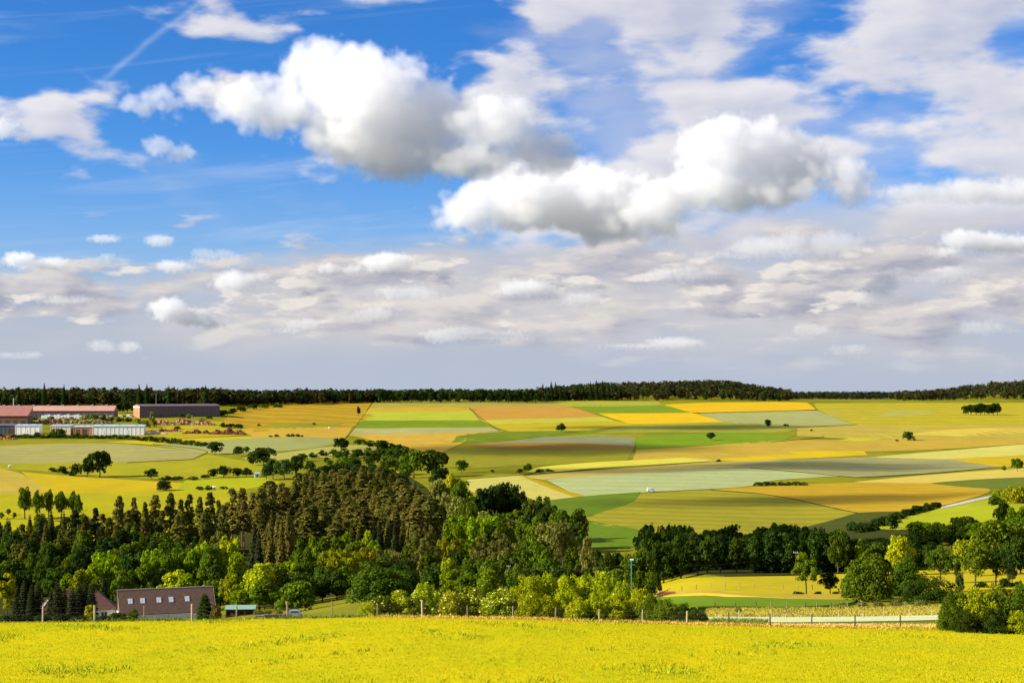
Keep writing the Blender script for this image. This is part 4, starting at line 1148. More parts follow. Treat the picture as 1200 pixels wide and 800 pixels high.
# ------------------------------------------------------------------ the forest along the skyline: uncounted trees, one mass per wood
def forest(name, label, spots, cols, hr, nleaf=60, pointed=.3, seed=1):
    """spots: list of (x, y). Every tree is real: clumps of leaf faces on a stem"""
    r = np.random.default_rng(seed); Vs, Ps, Cs = [], [], []; off = 0
    zs = ground(np.array([s[0] for s in spots]), np.array([s[1] for s in spots]))
    for (x, y), z in zip(spots, zs):
        h = r.uniform(*hr); c = np.array(cols[r.integers(len(cols))]) * r.uniform(.75, 1.3)
        n = nleaf
        if r.random() < pointed:
            h *= 1.1; t = 1 - np.sqrt(r.random(n)); a = r.random(n) * 6.283
            reach = .19 * (1 - t * .96) * (.6 + .4 * r.random(n))
            C = np.column_stack([reach * np.cos(a), reach * np.sin(a), .05 + .94 * t]); N = np.column_stack([np.cos(a), np.sin(a), np.full(n, .8)]); s = .055 * (1.25 - t)
        else:
            d = unit(n, r); rad = r.random(n) ** .3
            C = np.column_stack([d[:, 0] * rad * .35, d[:, 1] * rad * .35, .52 + d[:, 2] * rad * .44]); N = d + .6 * unit(n, r); s = .085
        N /= np.linalg.norm(N, axis=1)[:, None]
        V, P = quads(C, N, s * (.7 + .6 * r.random(n)), r, 1.35)
        Vs.append(V * h + (x, y, z)); Ps.append(P + off); off += len(V)
        st = .012 * h
        b = np.array([(-st, 0, -.3), (st, 0, -.3), (st * .6, 0, h * .5), (-st * .6, 0, h * .5)]) + (x, y, z)
        b2 = np.array([(0, -st, -.3), (0, st, -.3), (0, st * .6, h * .5), (0, -st * .6, h * .5)]) + (x, y, z)
        Vs += [b, b2]; Ps += [np.arange(4)[None] + off, np.arange(4)[None] + off + 4]; off += 8
        Cs.append(np.repeat(c[None], n, 0)); Cs.append(np.array([[.05, .03, .02]] * 2))
    me = mesh_np(name, np.concatenate(Vs), np.concatenate(Ps), LEAF_T)
    at = me.attributes.new('tint', 'FLOAT_COLOR', 'FACE')
    C = np.concatenate(Cs); at.data.foreach_set('color', np.column_stack([C, np.ones(len(C))]).astype(np.float32).ravel())
    return tag(link(name, me), label, None, None, 'stuff')


def band(u0, u1, y0, y1, n, seed, f=None):
    r = np.random.default_rng(seed)
    u = r.uniform(u0, u1, n); y = y0 + (y1 - y0) * r.random(n)
    if f is not None: y = y + np.array([f(a) for a in u])
    return list(zip((u - 600) / F * y, y))


FC = [(.022, .038, .012), (.03, .045, .012), (.045, .045, .014), (.03, .03, .012), (.055, .05, .016)]
forest('ridge_forest', 'long dark mixed forest along the skyline at the left', band(-70, 450, 2110, 2260, 760, 2, lambda u: 400 * min(1, max(0, (u - 210) / 220)) ** 1.3), FC, (17, 22), pointed=.22, seed=2)
forest('ridge_forest', 'dark forest in the middle of the skyline', band(430, 650, 2530, 2680, 190, 3), FC[:3], (17, 22), pointed=.1, seed=3)
forest('hill_forest', 'forest covering the rounded hill right of the middle', band(630, 925, 2630, 3320, 1250, 4), FC, (14, 22), pointed=.16, seed=4, nleaf=34)
forest('ridge_forest', 'narrow dark forest line on the skyline right of the hill', band(880, 1130, 3000, 3250, 420, 5), FC[:4], (10, 15), pointed=.2, seed=5, nleaf=30)
forest('hill_forest', 'far bluish wooded hill on the skyline', band(840, 1150, 5400, 6000, 700, 6), [(.02, .032, .02), (.024, .034, .018)], (14, 20), pointed=.3, seed=6, nleaf=24)  # bluish leaf tint puts the far haze into the colour
forest('hill_forest', 'wooded slope rising at the right end of the skyline', band(1050, 1300, 2660, 3300, 800, 7), FC[1:], (13, 19), pointed=.25, seed=7, nleaf=34)
for k, u in enumerate((447, 456, 469, 482, 494, 505, 517, 528, 538, 551, 563, 573, 584, 596, 607, 618, 628)):
    tree('far', u, 2500, 455.5 + (k * 7 % 5) * .7, 13.5, 'dark', 'round dark tree in the row along the ridge in the middle', group='round trees in a row along the ridge')
for k, (u, y, vt) in enumerate(((636, 2620, 450.5), (646, 2620, 448), (651, 2640, 448.5), (657, 2620, 453), (664, 2640, 454), (676, 2640, 452), (683, 2640, 451.5), (692, 2640, 448.5), (699, 2640, 446.2), (706, 2640, 446.6), (713, 2640, 450), (721, 2640, 450.5))):
    tree('spruce', u, y, vt, 8, 'dark', 'tall pointed conifer topping the ridge right of the middle', group='tall conifers on the ridge')
for k, (u, y, vt, w) in enumerate(((22, 2105, 454.5, 8), (52, 2105, 450.5, 9), (75, 2105, 452, 8), (163, 2105, 451, 8), (172, 2105, 451.5, 9), (241, 2105, 452.5, 10), (198, 2105, 453, 8))):
    tree('spruce', u, y, vt, w, 'dark', 'conifer standing above the skyline forest at the left', group='conifers above the left skyline forest')
# scrub round the works
def works_scrub(lst, label, group, cols=('mid', 'deep', 'olive', 'dark')):
    for u, vb, vt, w in lst:
        at_v('farshrub', u, vb, vt, w, random.choice(cols), label, group=group)
works_scrub([(u, 513.2 + (2.2 if u > 80 else 0) * min(1, (u - 80) / 120) + max(0, (u - 150)) * .085, 509.5 + max(0, u - 150) * .085 + random.uniform(-1.2, .8), 11) for u in range(-6, 240, 7)], 'low dark bush of the long hedge below the works', 'bushes of the long hedge below the works', ('dark', 'deep'))
works_scrub([(72, 512, 502.5, 16), (62, 512, 503, 10), (44, 511, 506, 10), (30, 512, 508, 12), (90, 511, 507, 12)], 'green bush in front of the white works shed', 'bushes in front of the white works shed', ('mid', 'lime', 'dark', 'deep'))
works_scrub([(100, 493, 485.5, 12), (110, 494, 485, 13), (121, 494, 485.5, 13), (130, 494, 487, 12), (140, 494, 488, 12), (85, 493, 488, 11), (74, 493, 488.5, 11), (60, 492, 487.5, 8), (150, 494, 488.5, 11), (162, 496, 490, 12), (40, 492, 488, 10)], 'bush on the bank between the works halls', 'bushes on the bank between the works halls')
works_scrub([(171, 501, 492, 12), (179, 500, 483, 10), (186, 489, 483, 9), (213, 489.5, 484, 8), (221, 490, 485, 8), (236, 497, 489, 12), (208, 503, 499, 9), (245, 491, 486, 9)], 'bush growing by the dark works hall', 'bushes by the dark works hall')
works_scrub([(262, 500.5, 495, 12), (271, 501, 496, 12), (280, 501.5, 496.5, 12)], 'dark bush of the short hedge right of the dark hall', 'bushes of the short hedge right of the dark hall', ('dark',))
works_scrub([(262, 487, 480, 14), (272, 485, 478, 14), (283, 482, 476, 14), (296, 479, 473, 14), (254, 484, 479, 12), (310, 478, 473.5, 14), (326, 477.5, 473.5, 12)], 'bush along the forest foot right of the dark hall', 'bushes along the forest foot')
for u, vt, w in ((136, 473, 14), (143, 471, 12), (149, 471.5, 10), (156, 469.5, 8)):
    tree('far', u, 1960, vt, w, 'dark', 'dark tree between the two long works halls', group='trees between the works halls')

# ------------------------------------------------------------------ building materials
WHITE = plain_mat('white_render', (0.74, 0.72, 0.68), .85, .08, .6)
CREAM = plain_mat('cream_render', (0.62, 0.56, 0.42), .85, .1, .6)
PALEGREY = plain_mat('pale_grey_boards', (0.78, 0.79, 0.8), .8, .12, 1.0, stretch=(3, 1, .2))
REDSHEET = plain_mat('faded_red_sheet', (0.3, 0.13, 0.1), .6, .15, .15)
PINKSHEET = plain_mat('pinkish_fibre_cement', (0.42, 0.22, 0.17), .8, .12, .1)
GREYSHEET = plain_mat('grey_cladding', (0.12, 0.09, 0.10), .7, .15, .2)  # dark tone holds the shade of the tall hall's front
BLUEGREY = plain_mat('blue_grey_cladding', (0.10, 0.10, 0.13), .7, .15, .2)
BRICK = plain_mat('brick', (0.38, 0.17, 0.09), .9, .25, .6)
STEEL = plain_mat('bluish_sheet', (0.33, 0.42, 0.5), .5, .1, .3)
GLASS = plain_mat('window_glass', (0.03, 0.035, 0.045), .12, .1, 1, .6)
SKYGLASS = plain_mat('skylight_glass', (0.45, 0.5, 0.58), .15, .1, 1, .8)
WOOD = plain_mat('weathered_wood', (0.26, 0.20, 0.13), .9, .3, 4, .1, stretch=(4, 4, .5))
WOODPALE = plain_mat('pale_wood', (0.42, 0.34, 0.2), .9, .25, 4, .1, stretch=(4, 4, .5))
WOODDARK = plain_mat('dark_wood', (0.09, 0.065, 0.045), .9, .3, 4, .1, stretch=(4, 4, .5))
TEAL = plain_mat('green_roof_sheet', (0.2, 0.33, 0.24), .55, .12, .8)
RUST = plain_mat('rusty_rubble', (0.22, 0.075, 0.045), .9, .45, .5)
STONE = plain_mat('pale_rubble', (0.55, 0.47, 0.36), .9, .3, .6)
EARTH = plain_mat('bare_earth', (0.30, 0.17, 0.085), .95, .35, .1)
FOIL = plain_mat('white_foil', (0.75, 0.75, 0.76), .4, .06, .6, .4)
TYRE = plain_mat('tyre', (0.02, 0.02, 0.02), .9, .2, 3)
POLEG = plain_mat('green_paint', (0.05, 0.22, 0.15), .5, .12, 2)
GREYMETAL = plain_mat('grey_metal', (0.35, 0.36, 0.37), .45, .12, 2, .4)
WIRE = plain_mat('wire', (0.12, 0.11, 0.10), .5, .2, 5, .4)


def tile_mat(name, col, w=.3, h=.34):
    m, t, p = material(name)
    o = t.sep(t.new('ShaderNodeTexCoord').outputs['Object'])
    row = t.math('FRACT', t.math('DIVIDE', o[2], h * .7)); colm = t.math('FRACT', t.math('DIVIDE', o[0], w))
    n = t.noise(t.new('ShaderNodeTexCoord').outputs['Object'], 1.1, 6, .7)
    n2 = t.noise(t.vec('MULTIPLY', t.new('ShaderNodeTexCoord').outputs['Object'], (1 / w, 1, 1.4 / h)), 1.0, 2, .5)
    c = t.mix(t.rng(n, .3, .7), tuple(x * .72 for x in col), tuple(x * 1.2 for x in col))
    c = t.mix(t.rng(n2, .35, .65, 0, .35), c, tuple(x * .5 for x in col))
    c = t.mix(t.rng(n, .62, .8, 0, .35), c, (.07, .075, .03))
    t.l(c, p.inputs['Base Color']); p.inputs['Roughness'].default_value = .8; p.inputs['Specular IOR Level'].default_value = .2
    b = t.new('ShaderNodeBump'); b.inputs['Distance'].default_value = .03; b.inputs['Strength'].default_value = .8
    t.l(t.math('ADD', row, t.math('MULTIPLY', t.math('SINE', t.math('MULTIPLY', colm, 6.283)), .3)), b.inputs['Height']); t.l(b.outputs[0], p.inputs['Normal'])
    return m


BROWNTILE = tile_mat('brown_roof_tiles', (.125, .075, .055))
REDTILE = tile_mat('dark_red_roof_tiles', (.105, .05, .038))
REDTILE2 = tile_mat('red_roof_tiles', (.36, .06, .04))


def site(u, y, dz=0.0):
    x = (u - 600) / F * y
    return (x, y, gz(x, y) + dz)


def gable(t, w, d, eave, ridge, wallm, roofm, over=.35, thick=.22, gablem=None, names=('wall', 'roof')):
    """walls and a pitched roof; long side along x"""
    mb = MB(); mb.box(-w/2, w/2, -d/2, d/2, -1.0, eave)
    wl = mb.build(names[0], wallm, t)
    gm = MB()
    for sx in (-1, 1):
        x = sx * (w / 2)
        gm.slab([(x, -d/2, eave), (x, d/2, eave), (x, 0, ridge - .03)], (-sx * .3, 0, 0))
    g = gm.build('gable_wall', gablem or wallm, t)
    s = (ridge - eave) / (d / 2); e = eave - over * s
    roofs = []
    for sy in (-1, 1):
        r = MB(); r.slab([(-w/2 - over, sy * (d/2 + over), e), (w/2 + over, sy * (d/2 + over), e), (w/2 + over, 0, ridge), (-w/2 - over, 0, ridge)], (0, 0, thick))
        roofs.append(r.build(names[1], roofm, t))
    return wl, g, roofs, s


# ---- barn with skylights
t = thing('barn', 'long low barn with a steep brown tiled roof and five skylights', 'barn', site(194, 437, -.1), RAD(20))
Wb, Db, Eb, Rb = 24.6, 9.6, 2.2, 7.9
wl, g, roofs, s = gable(t, Wb, Db, Eb, Rb, PALEGREY, BROWNTILE, .3, .2, BROWNTILE)
MB().box(-Wb/2 - .04, -Wb/2 - .01, -Db/2 + .1, Db/2 - .1, -.9, Eb - .02).build('gable_base', WHITE, t)
MB().tube([(-Wb/2 - .5, 0, Rb + .22), (Wb/2 + .5, 0, Rb + .22)], [.16, .16], 8).build('ridge_cap', plain_mat('ridge_tiles', (.3, .25, .22), .8, .2, 2), t)
MB().tube([(-Wb/2 - .4, -Db/2 - .55, Eb - s * .45 + .12), (Wb/2 + .4, -Db/2 - .55, Eb - s * .45 + .12)], [.08, .08], 6).build('gutter', GREYMETAL, t)
for sx in (-1, 1):
    MB().slab([(sx * (Wb/2 + .46), -Db/2 - .5, Eb - s * .45 - .1), (sx * (Wb/2 + .46), 0, Rb - .02), (sx * (Wb/2 + .46), 0, Rb + .2), (sx * (Wb/2 + .46), -Db/2 - .5, Eb - s * .45 + .18)], (sx * .06, 0, 0)).build('bargeboard', WOODPALE, t)
for px_ in (152.5, 166.5, 185, 199, 217.5):
    xc = (px_ - 194) / 109 * 25.2; yc = -2.35
    zc = Rb + s * yc + .2
    ang = math.atan(s)
    fr = MB(); fr.box(-.62, .62, -.85, .85, 0, .09)
    sk = link('skylight', fr.mesh('skylight', GREYMETAL), t, (xc, yc, zc))
    sk.rotation_euler = (ang, 0, 0)
    for q in (-1, 1):
        for w_ in (-1, 1):
            MB().box(q * .3 - .25, q * .3 + .25, w_ * .38 - .35, w_ * .38 + .35, .09, .105).build('pane', SKYGLASS, sk)
for xd in (-3.2, 3.4, 8.5):
    MB().box(xd - .9, xd + .9, -Db/2 - .07, -Db/2, -.3, 1.75).build('barn_door', PALEGREY, t)
for xd in (-9.2, -6.4, .2, 6.1):
    MB().box(xd - .07, xd + .07, -Db/2 - .1, -Db/2, -.6, 1.9).build('wall_post', WOOD, t)

# ---- farmhouse with hipped roof
t = thing('farmhouse', 'white farmhouse with a hipped dark red roof half hidden by conifers', 'house', site(92, 440, -.1), RAD(16))
Wh, Dh, Eh, Rh = 19.5, 10, 3.2, 7.2
MB().box(-Wh/2, Wh/2, -Dh/2, Dh/2, -1, Eh).build('wall', WHITE, t)
o = .5; e = Eh - .3
r = MB(); a = [(-Wh/2 - o, -Dh/2 - o, e), (Wh/2 + o, -Dh/2 - o, e), (Wh/2 + o, Dh/2 + o, e), (-Wh/2 - o, Dh/2 + o, e)]; R1, R2 = (-Wh/2 + 3.2, 0, Rh), (Wh/2 - 4.6, 0, Rh)
r.add(a + [R1, R2], [(0, 1, 5, 4), (1, 2, 5), (2, 3, 4, 5), (3, 0, 4), (3, 2, 1, 0)])
rf = r.build('roof', REDTILE, t)
MB().tube([R1, R2], [.15, .15], 6).build('ridge_cap', REDTILE, rf)
MB().tube([a[0], R1], [.17, .13], 6).build('hip_cap', WHITE, rf)
for xw in (6.6, 2.0, -3.0, -7.2):
    wn = MB().box(xw - .85, xw + .85, -Dh/2 - .08, -Dh/2 - .003, .9, 2.4).build('window', plain_mat('window_frame', (.6, .58, .55), .6, .05), t)
    for q in (-1, 1):
        MB().box(xw + q * .4 - .33, xw + q * .4 + .33, -Dh/2 - .11, -Dh/2 - .08, 1.0, 2.3).build('pane', GLASS, wn)
MB().box(-3.2, -2.4, .6, 1.4, Rh - 1.2, Rh + .9).build('chimney', BRICK, t)

# ---- small shed with a green roof
t = thing('shed', 'small open shed with a pale green sheet roof right of the barn', 'shed', site(282, 425, -.1), RAD(4))
MB().box(-3.8, 3.8, 1.4, 1.55, -1, 2.2).build('back_wall', WOODDARK, t)
for sx in (-1, 1): MB().box(sx * 3.7 - .06, sx * 3.7 + .06, -1.5, 1.4, -1, 2.15).build('side_wall', WOODDARK, t)
for xx in (-3.6, -1.2, 1.2, 3.6): MB().box(xx - .08, xx + .08, -1.75, -1.6, -1, 2.0).build('post', WOOD, t)
MB().slab([(-4.0, -2.1, 1.95), (4.0, -2.1, 1.95), (4.0, 1.9, 2.55), (-4.0, 1.9, 2.55)], (0, 0, .09)).build('roof', TEAL, t)
for k in range(12): MB().box(-3.6 + k * .62, -3.1 + k * .62, -1.58, -1.54, -.6, .7 + .15 * (k % 3)).build('board', RUST, t)

# ---- red roofed houses in the trees
for u, y, lab, rz in ((657, 478, 'house with a bright red roof showing between the trees', .5), (686, 480, 'smaller red roofed house half hidden right of the first', -.5)):
    t = thing('village_house', lab, 'house', site(u, y, -.2), rz)
    gable(t, 7.5, 6.5, 3.4, 7.0 if u < 670 else 6.6, CREAM, REDTILE2, .4, .18)
    for xw in (-2, 1.6):
        wn = MB().box(xw - .6, xw + .6, -3.33, -3.252, 1.2, 2.5).build('window', WHITE, t)
        MB().box(xw - .5, xw + .5, -3.36, -3.33, 1.3, 2.4).build('pane', GLASS, wn)
    MB().box(-1.4, -.8, .5, 1.1, 5.5, 7.9).build('chimney', BRICK, t)

# ---- works halls far left
t = thing('factory_hall', 'works hall with a big faded red roof at the left edge', 'hall', site(6, 1775, -.2), RAD(4))
w, d = 54, 26
MB().box(-w/2, w/2, -d/2, d/2, -2, 9.2).build('wall', plain_mat('brown_cladding', (.17, .085, .06), .8, .15, .2), t)
MB().slab([(-w/2 - .6, -d/2 - .8, 9.0), (w/2 + .6, -d/2 - .8, 9.0), (w/2 + .6, d/2, 19.3), (-w/2 - .6, d/2, 19.3)], (0, 0, .5)).build('roof', REDSHEET, t)
MB().slab([(w/2 - .2, -d/2 + .05, 9.2), (w/2 - .2, d/2 - .05, 9.2), (w/2 - .2, d/2 - .05, 18.9)], (.2, 0, 0)).build('gable_wall', BRICK, t)
for k in range(6): MB().box(-22 + k * 8.4, -18 + k * 8.4, -d/2 - .12, -d/2 - .003, 0, 4.5).build('gate', WOODDARK, t)

t = thing('factory_hall', 'very long works hall with a low pinkish roof', 'hall', site(56, 1905, -.2), RAD(3))
w, d = 158, 26
MB().box(-w/2, w/2, -d/2, d/2, -2, 7.6).build('wall', GREYSHEET, t)
MB().slab([(-w/2 - .5, -d/2 - .6, 7.4), (w/2 + .5, -d/2 - .6, 7.4), (w/2 + .5, 0, 13.3), (-w/2 - .5, 0, 13.3)], (0, 0, .4)).build('roof', PINKSHEET, t)
MB().slab([(-w/2 - .5, d/2 + .6, 7.4), (w/2 + .5, d/2 + .6, 7.4), (w/2 + .5, .01, 13.3), (-w/2 - .5, .01, 13.3)], (0, 0, .4)).build('roof', PINKSHEET, t)
for sx in (-1, 1): MB().slab([(sx * w/2, -d/2, 7.6), (sx * w/2, d/2, 7.6), (sx * w/2, 0, 13.1)], (-sx * .3, 0, 0)).build('gable_wall', BRICK, t)
for k in range(18): MB().box(-w/2 + 4 + k * 8.6, -w/2 + 8.4 + k * 8.6, -d/2 - .12, -d/2 - .003, .2, 5.2).build('gate', plain_mat('hall_gate', (.09, .075, .08), .7) if k == 0 else bpy.data.materials['hall_gate'], t)
for k in range(9): MB().box(-w/2 + 10 + k * 17, -w/2 + 13 + k * 17, -1.2, 1.2, 13.4, 14.6).build('roof_vent', GREYMETAL, t)
ch = thing('chimney', 'thin smokestack on the skyline above the red works roof', 'chimney', site(16, 1860, 0))
MB().tube([(0, 0, -1), (0, 0, 20), (0, 0, 24.5)], [.9, .6, .5], 8).build('shaft', GREYMETAL, ch)
MB().tube([(0, 0, 23), (0, 0, 23.5)], [.9, .9], 8).build('collar', GREYMETAL, ch)

t = thing('factory_hall', 'tall works hall with a dark shaded front and a sunlit brick gable', 'hall', site(207, 1915, -.2), RAD(24))
w, d = 94, 38
MB().box(-w/2, w/2, -d/2, d/2, -3, 12.2).build('wall', GREYSHEET, t)  # front lies in shade, put into the dark wall colour
MB().slab([(-w/2 - .4, -d/2 - .4, 12.2), (w/2 + .4, -d/2 - .4, 12.2), (w/2 + .4, 0, 14.2), (-w/2 - .4, 0, 14.2)], (0, 0, .4)).build('roof', GREYSHEET, t)
MB().slab([(-w/2 - .4, d/2 + .4, 12.2), (w/2 + .4, d/2 + .4, 12.2), (w/2 + .4, .01, 14.2), (-w/2 - .4, .01, 14.2)], (0, 0, .4)).build('roof', GREYSHEET, t)
MB().box(-w/2 - .12, -w/2 - .003, -d/2 + .1, d/2 - .1, -2, 12.1).build('gable_cladding', BRICK, t)
MB().box(-w/2 - .2, -w/2 - .13, -d/2 + .2, d/2 - .2, 10.6, 12.0).build('gable_band', CREAM, t)
for sx in (-1, 1): MB().slab([(sx * w/2, -d/2, 12.2), (sx * w/2, d/2, 12.2), (sx * w/2, 0, 14.0)], (-sx * .3, 0, 0)).build('gable_wall', BRICK if sx < 0 else GREYSHEET, t)  # sunny end brick, far end in the painted shade tone
for k in range(21): MB().box(-w/2 + 2 + k * 4.5, -w/2 + 2.25 + k * 4.5, -d/2 - .2, -d/2 - .003, -1, 12.1).build('cladding_rib', GREYSHEET, t)

def low_shed(u, y, w, d, h, wallm, roofm, label, rz=0.02, doors=(), doorm=None, slope=1.4):
    t = thing('works_shed', label, 'shed', site(u, y, -.2), rz)
    MB().box(-w/2, w/2, -d/2, d/2, -2, h).build('wall', wallm, t)
    MB().slab([(-w/2 - .4, -d/2 - .5, h + .02), (w/2 + .4, -d/2 - .5, h + .02), (w/2 + .4, d/2 + .3, h + slope), (-w/2 - .4, d/2 + .3, h + slope)], (0, 0, .35)).build('roof', roofm, t)
    for k in range(int(w / 4.2) + 1):
        xr = -w/2 + .3 + k * (w - .6) / int(w / 4.2); MB().box(xr - .18, xr + .18, -d/2 - .2, -d/2 - .11, -1.5, h - .05).build('pilaster', wallm, t)
    for k in range(3): MB().box(-w/2 + (k + .5) * w / 3 - .7, -w/2 + (k + .5) * w / 3 + .7, -.8, .8, h + slope * .5 + .2, h + slope * .5 + 1.3).build('roof_vent', GREYMETAL, t)
    for x0, x1, z1 in doors: MB().box(x0, x1, -d/2 - .1, -d/2 - .003, -1, z1).build('gate', doorm or WOODDARK, t)
    return t
low_shed(140, 1640, 51, 14, 8.6, WHITE, STEEL, 'long white works shed with a bluish roof edge', .06, [(-18, -14, 5), (6, 10, 5)], PALEGREY)
low_shed(99, 1640, 19, 14, 7.6, BRICK, STEEL, 'brick fronted works shed joined to the long white one', .02, [(-7, -3, 5), (-1, 4, 5.5)])
low_shed(73, 1640, 20, 14, 8.2, CREAM, STEEL, 'works shed with a pale wall and bluish roof behind a bush', .02, [(-8, 2, 6)])
low_shed(34, 1640, 24, 13, 8.4, WHITE, STEEL, 'separate white works shed near the left edge', .03, [(-4, 0, 5)], PALEGREY)
low_shed(2, 1645, 34, 16, 8.8, BLUEGREY, BLUEGREY, 'low dark works shed at the left edge', .1, [(8, 14, 6)])

# vents, ducts and floodlight masts of the works
for u, vt, y, lab in ((183, 462, 1960, 'thin floodlight mast behind the dark works hall'), (225, 487, 1720, 'thin mast in front of the dark works hall'), (161, 478, 1935, 'thin mast at the brick gable of the dark works hall')):
    x, yy, z = site(u, y); h = (HZ - vt) / F * y - z
    m_ = thing('mast', lab, 'mast', (x, yy, z))
    MB().tube([(0, 0, -.5), (0, 0, h)], [.3, .16], 6).build('pole', GREYMETAL, m_); MB().box(-.9, .9, -.2, .2, h - .4, h).build('floodlight', GREYMETAL, m_)
# retaining bank and heaps at the works
def heap(name, label, cat, u0, u1, v, hgt, dep, mat, n, seed, size):
    """a heap of broken pieces, all real, one mound"""
    r = random.Random(seed); x0, y0 = hit((u0 + u1) / 2, v, 1000.0)
    t = thing(name, label, cat, (x0, y0, gz(x0, y0)))
    wd = (u1 - u0) / F * y0; mb = MB()
    for _ in range(n):
        a = r.uniform(-1, 1); b = r.uniform(-1, 1)
        top = hgt * (1 - abs(a) ** 2.2) * (1 - abs(b) ** 2) * (.65 + .35 * math.sin(a * 9 + seed))
        c = Vector((a * wd / 2, b * dep / 2, max(.1, r.uniform(.3, 1) * top)))
        s = size * r.uniform(.5, 1.4); rot = Matrix.Rotation(r.uniform(0, 3), 3, 'Z') @ Matrix.Rotation(r.uniform(-.6, .6), 3, 'X')
        k = [Vector((i, j, l)) for l in (-1, 1) for j in (-1, 1) for i in (-1, 1)]
        mb.add([c + rot @ Vector((q.x * s * r.uniform(.7, 1.3), q.y * s * r.uniform(.6, 1), q.z * s * r.uniform(.4, .8))) for q in k], [(0, 2, 3, 1), (4, 5, 7, 6), (0, 1, 5, 4), (1, 3, 7, 5), (3, 2, 6, 7), (2, 0, 4, 6)])
    tag(mb.build('piece', mat, t), kind='stuff')
heap('rubble_heap', 'reddish brown heap of broken tiles right of the works', 'heap', 246, 287, 508.5, 7.5, 14, RUST, 420, 1, .8)
heap('rubble_heap', 'flatter reddish heap in front of the dark hall', 'heap', 214, 248, 507.5, 5, 12, RUST, 260, 2, .7)
heap('rubble_heap', 'low dark red heap right behind the long white shed', 'heap', 172, 214, 505.5, 4, 10, RUST, 220, 3, .7)
heap('rubble_heap', 'pale stone heap at the right end of the long white shed', 'heap', 150, 196, 508.8, 4.5, 9, STONE, 300, 4, .8)
heap('brick_stack', 'orange red brick heap between the works halls', 'heap', 58, 76, 497, 7, 10, RUST, 200, 5, .9)
heap('brick_stack', 'orange brick heap at the lower left edge by the works', 'heap', -4, 19, 514.5, 4, 8, plain_mat('orange_brick', (.42, .17, .08), .9, .3, .6), 200, 6, .7)
heap('earth_bank', 'bare reddish earth bank below the dark works hall', 'bank', 172, 250, 497.5, 6.5, 12, EARTH, 520, 7, 1.6)
heap('earth_bank', 'brownish overgrown bank between the long halls', 'bank', 34, 130, 495.5, 5, 14, plain_mat('overgrown_earth', (.2, .16, .06), .95, .4, .12), 520, 8, 1.8)
for k, u in enumerate(np.linspace(50, 99, 14)):
    x, y = hit(u, 490.2, 1000.0)
    t = thing('pallet_stack', 'white wrapped pallet in the row before the long pink roofed hall', 'pallet', (x, y, gz(x, y)), .05, 'white pallets before the long hall')
    MB().box(-1.5, 1.5, -1.5, 1.5, .2, 3.6 + .6 * (k % 3)).build('wrapped_goods', FOIL, t); MB().box(-1.6, 1.6, -1.6, 1.6, -.6, .18).build('pallet', WOOD, t)
for k, u in enumerate((112, 118, 124, 130)):
    x, y = hit(u, 489.6, 1000.0)
    t = thing('pallet_stack', 'white wrapped pallet at the right end of the pink roofed hall', 'pallet', (x, y, gz(x, y)), .05, 'white pallets in the short row')
    MB().box(-1.7, 1.7, -1.5, 1.5, .2, 3.0).build('wrapped_goods', FOIL, t); MB().box(-1.75, 1.75, -1.6, 1.6, -.6, .18).build('pallet', WOOD, t)


def vehicle(name, cat, label, loc, rz, L_, W_, H_, hood, body, cabz, roofin, paint):
    """body with bonnet and sloping windscreen, glazing, wheels, lamps"""
    t = thing(name, label, cat, loc, rz)
    prof = [(-L_/2, .35), (L_/2, .35), (L_/2, cabz * .82), (L_/2 - hood, cabz), (L_/2 - hood - roofin, H_), (-L_/2 + .25, H_), (-L_/2, cabz)]
    MB().slab([(x, -W_/2, z) for x, z in prof], (0, W_, 0)).build('body', paint, t)
    g = MB()
    for sy in (-1, 1):
        y = sy * (W_/2 + .006)
        wi = [(-L_/2 + .45, cabz + .08), (L_/2 - hood - .12, cabz + .08), (L_/2 - hood - roofin - .02, H_ - .15), (-L_/2 + .55, H_ - .15)]
        if name == 'van': wi[0] = (L_/2 - hood - 1.5, cabz + .08); wi[3] = (L_/2 - hood - 1.5, H_ - .5); wi[2] = (L_/2 - hood - roofin * .8, H_ - .5)
        MB().slab([(x, y, z) for x, z in wi], (0, -sy * .02, 0)).build('side_window', GLASS, t)
    MB().slab([(L_/2 - hood + .02, -W_/2 + .1, cabz + .03), (L_/2 - hood + .02, W_/2 - .1, cabz + .03), (L_/2 - hood - roofin + .03, W_/2 - .15, H_ - .06), (L_/2 - hood - roofin + .03, -W_/2 + .15, H_ - .06)], (.02, 0, .015)).build('windscreen', GLASS, t)
    for sx in (-1, 1):
        for sy in (-1, 1):
            wm = MB().tube([(sx * L_ * .32, sy * (W_/2 - .2), .33), (sx * L_ * .32, sy * (W_/2 + .03), .33)], [.33, .33], 12).build('wheel', TYRE, t)
            MB().tube([(sx * L_ * .32, sy * (W_/2 + .03), .33), (sx * L_ * .32, sy * (W_/2 + .045), .33)], [.2, .2], 10).build('rim', GREYMETAL, wm)
    for sy in (-1, 1): MB().box(L_/2 - .01, L_/2 + .03, sy * W_ * .36 - .16, sy * W_ * .36 + .16, cabz * .6, cabz * .6 + .18).build('headlight', FOIL, t)
    return t
WPAINT = plain_mat('white_paint', (.78, .78, .78), .3, .03, 1, .5)
SPAINT = plain_mat('silver_paint', (.3, .34, .42), .28, .04, 1, .5, .3)
x, y = hit(763, 577, 440); vehicle('van', 'van', 'white van on the track at the corner of the mint field', (x, y, gz(x, y) + .7), RAD(8), 5.0, 1.9, 2.2, .9, None, 1.15, .5, WPAINT)
x, y = (346.5 - 600) / F * 335, 335; vehicle('car', 'car', 'silver blue car parked beyond the pasture fence on the left', (x, y, gz(x, y)), RAD(5), 2.9, 1.6, 1.45, .6, None, .92, .45, SPAINT)
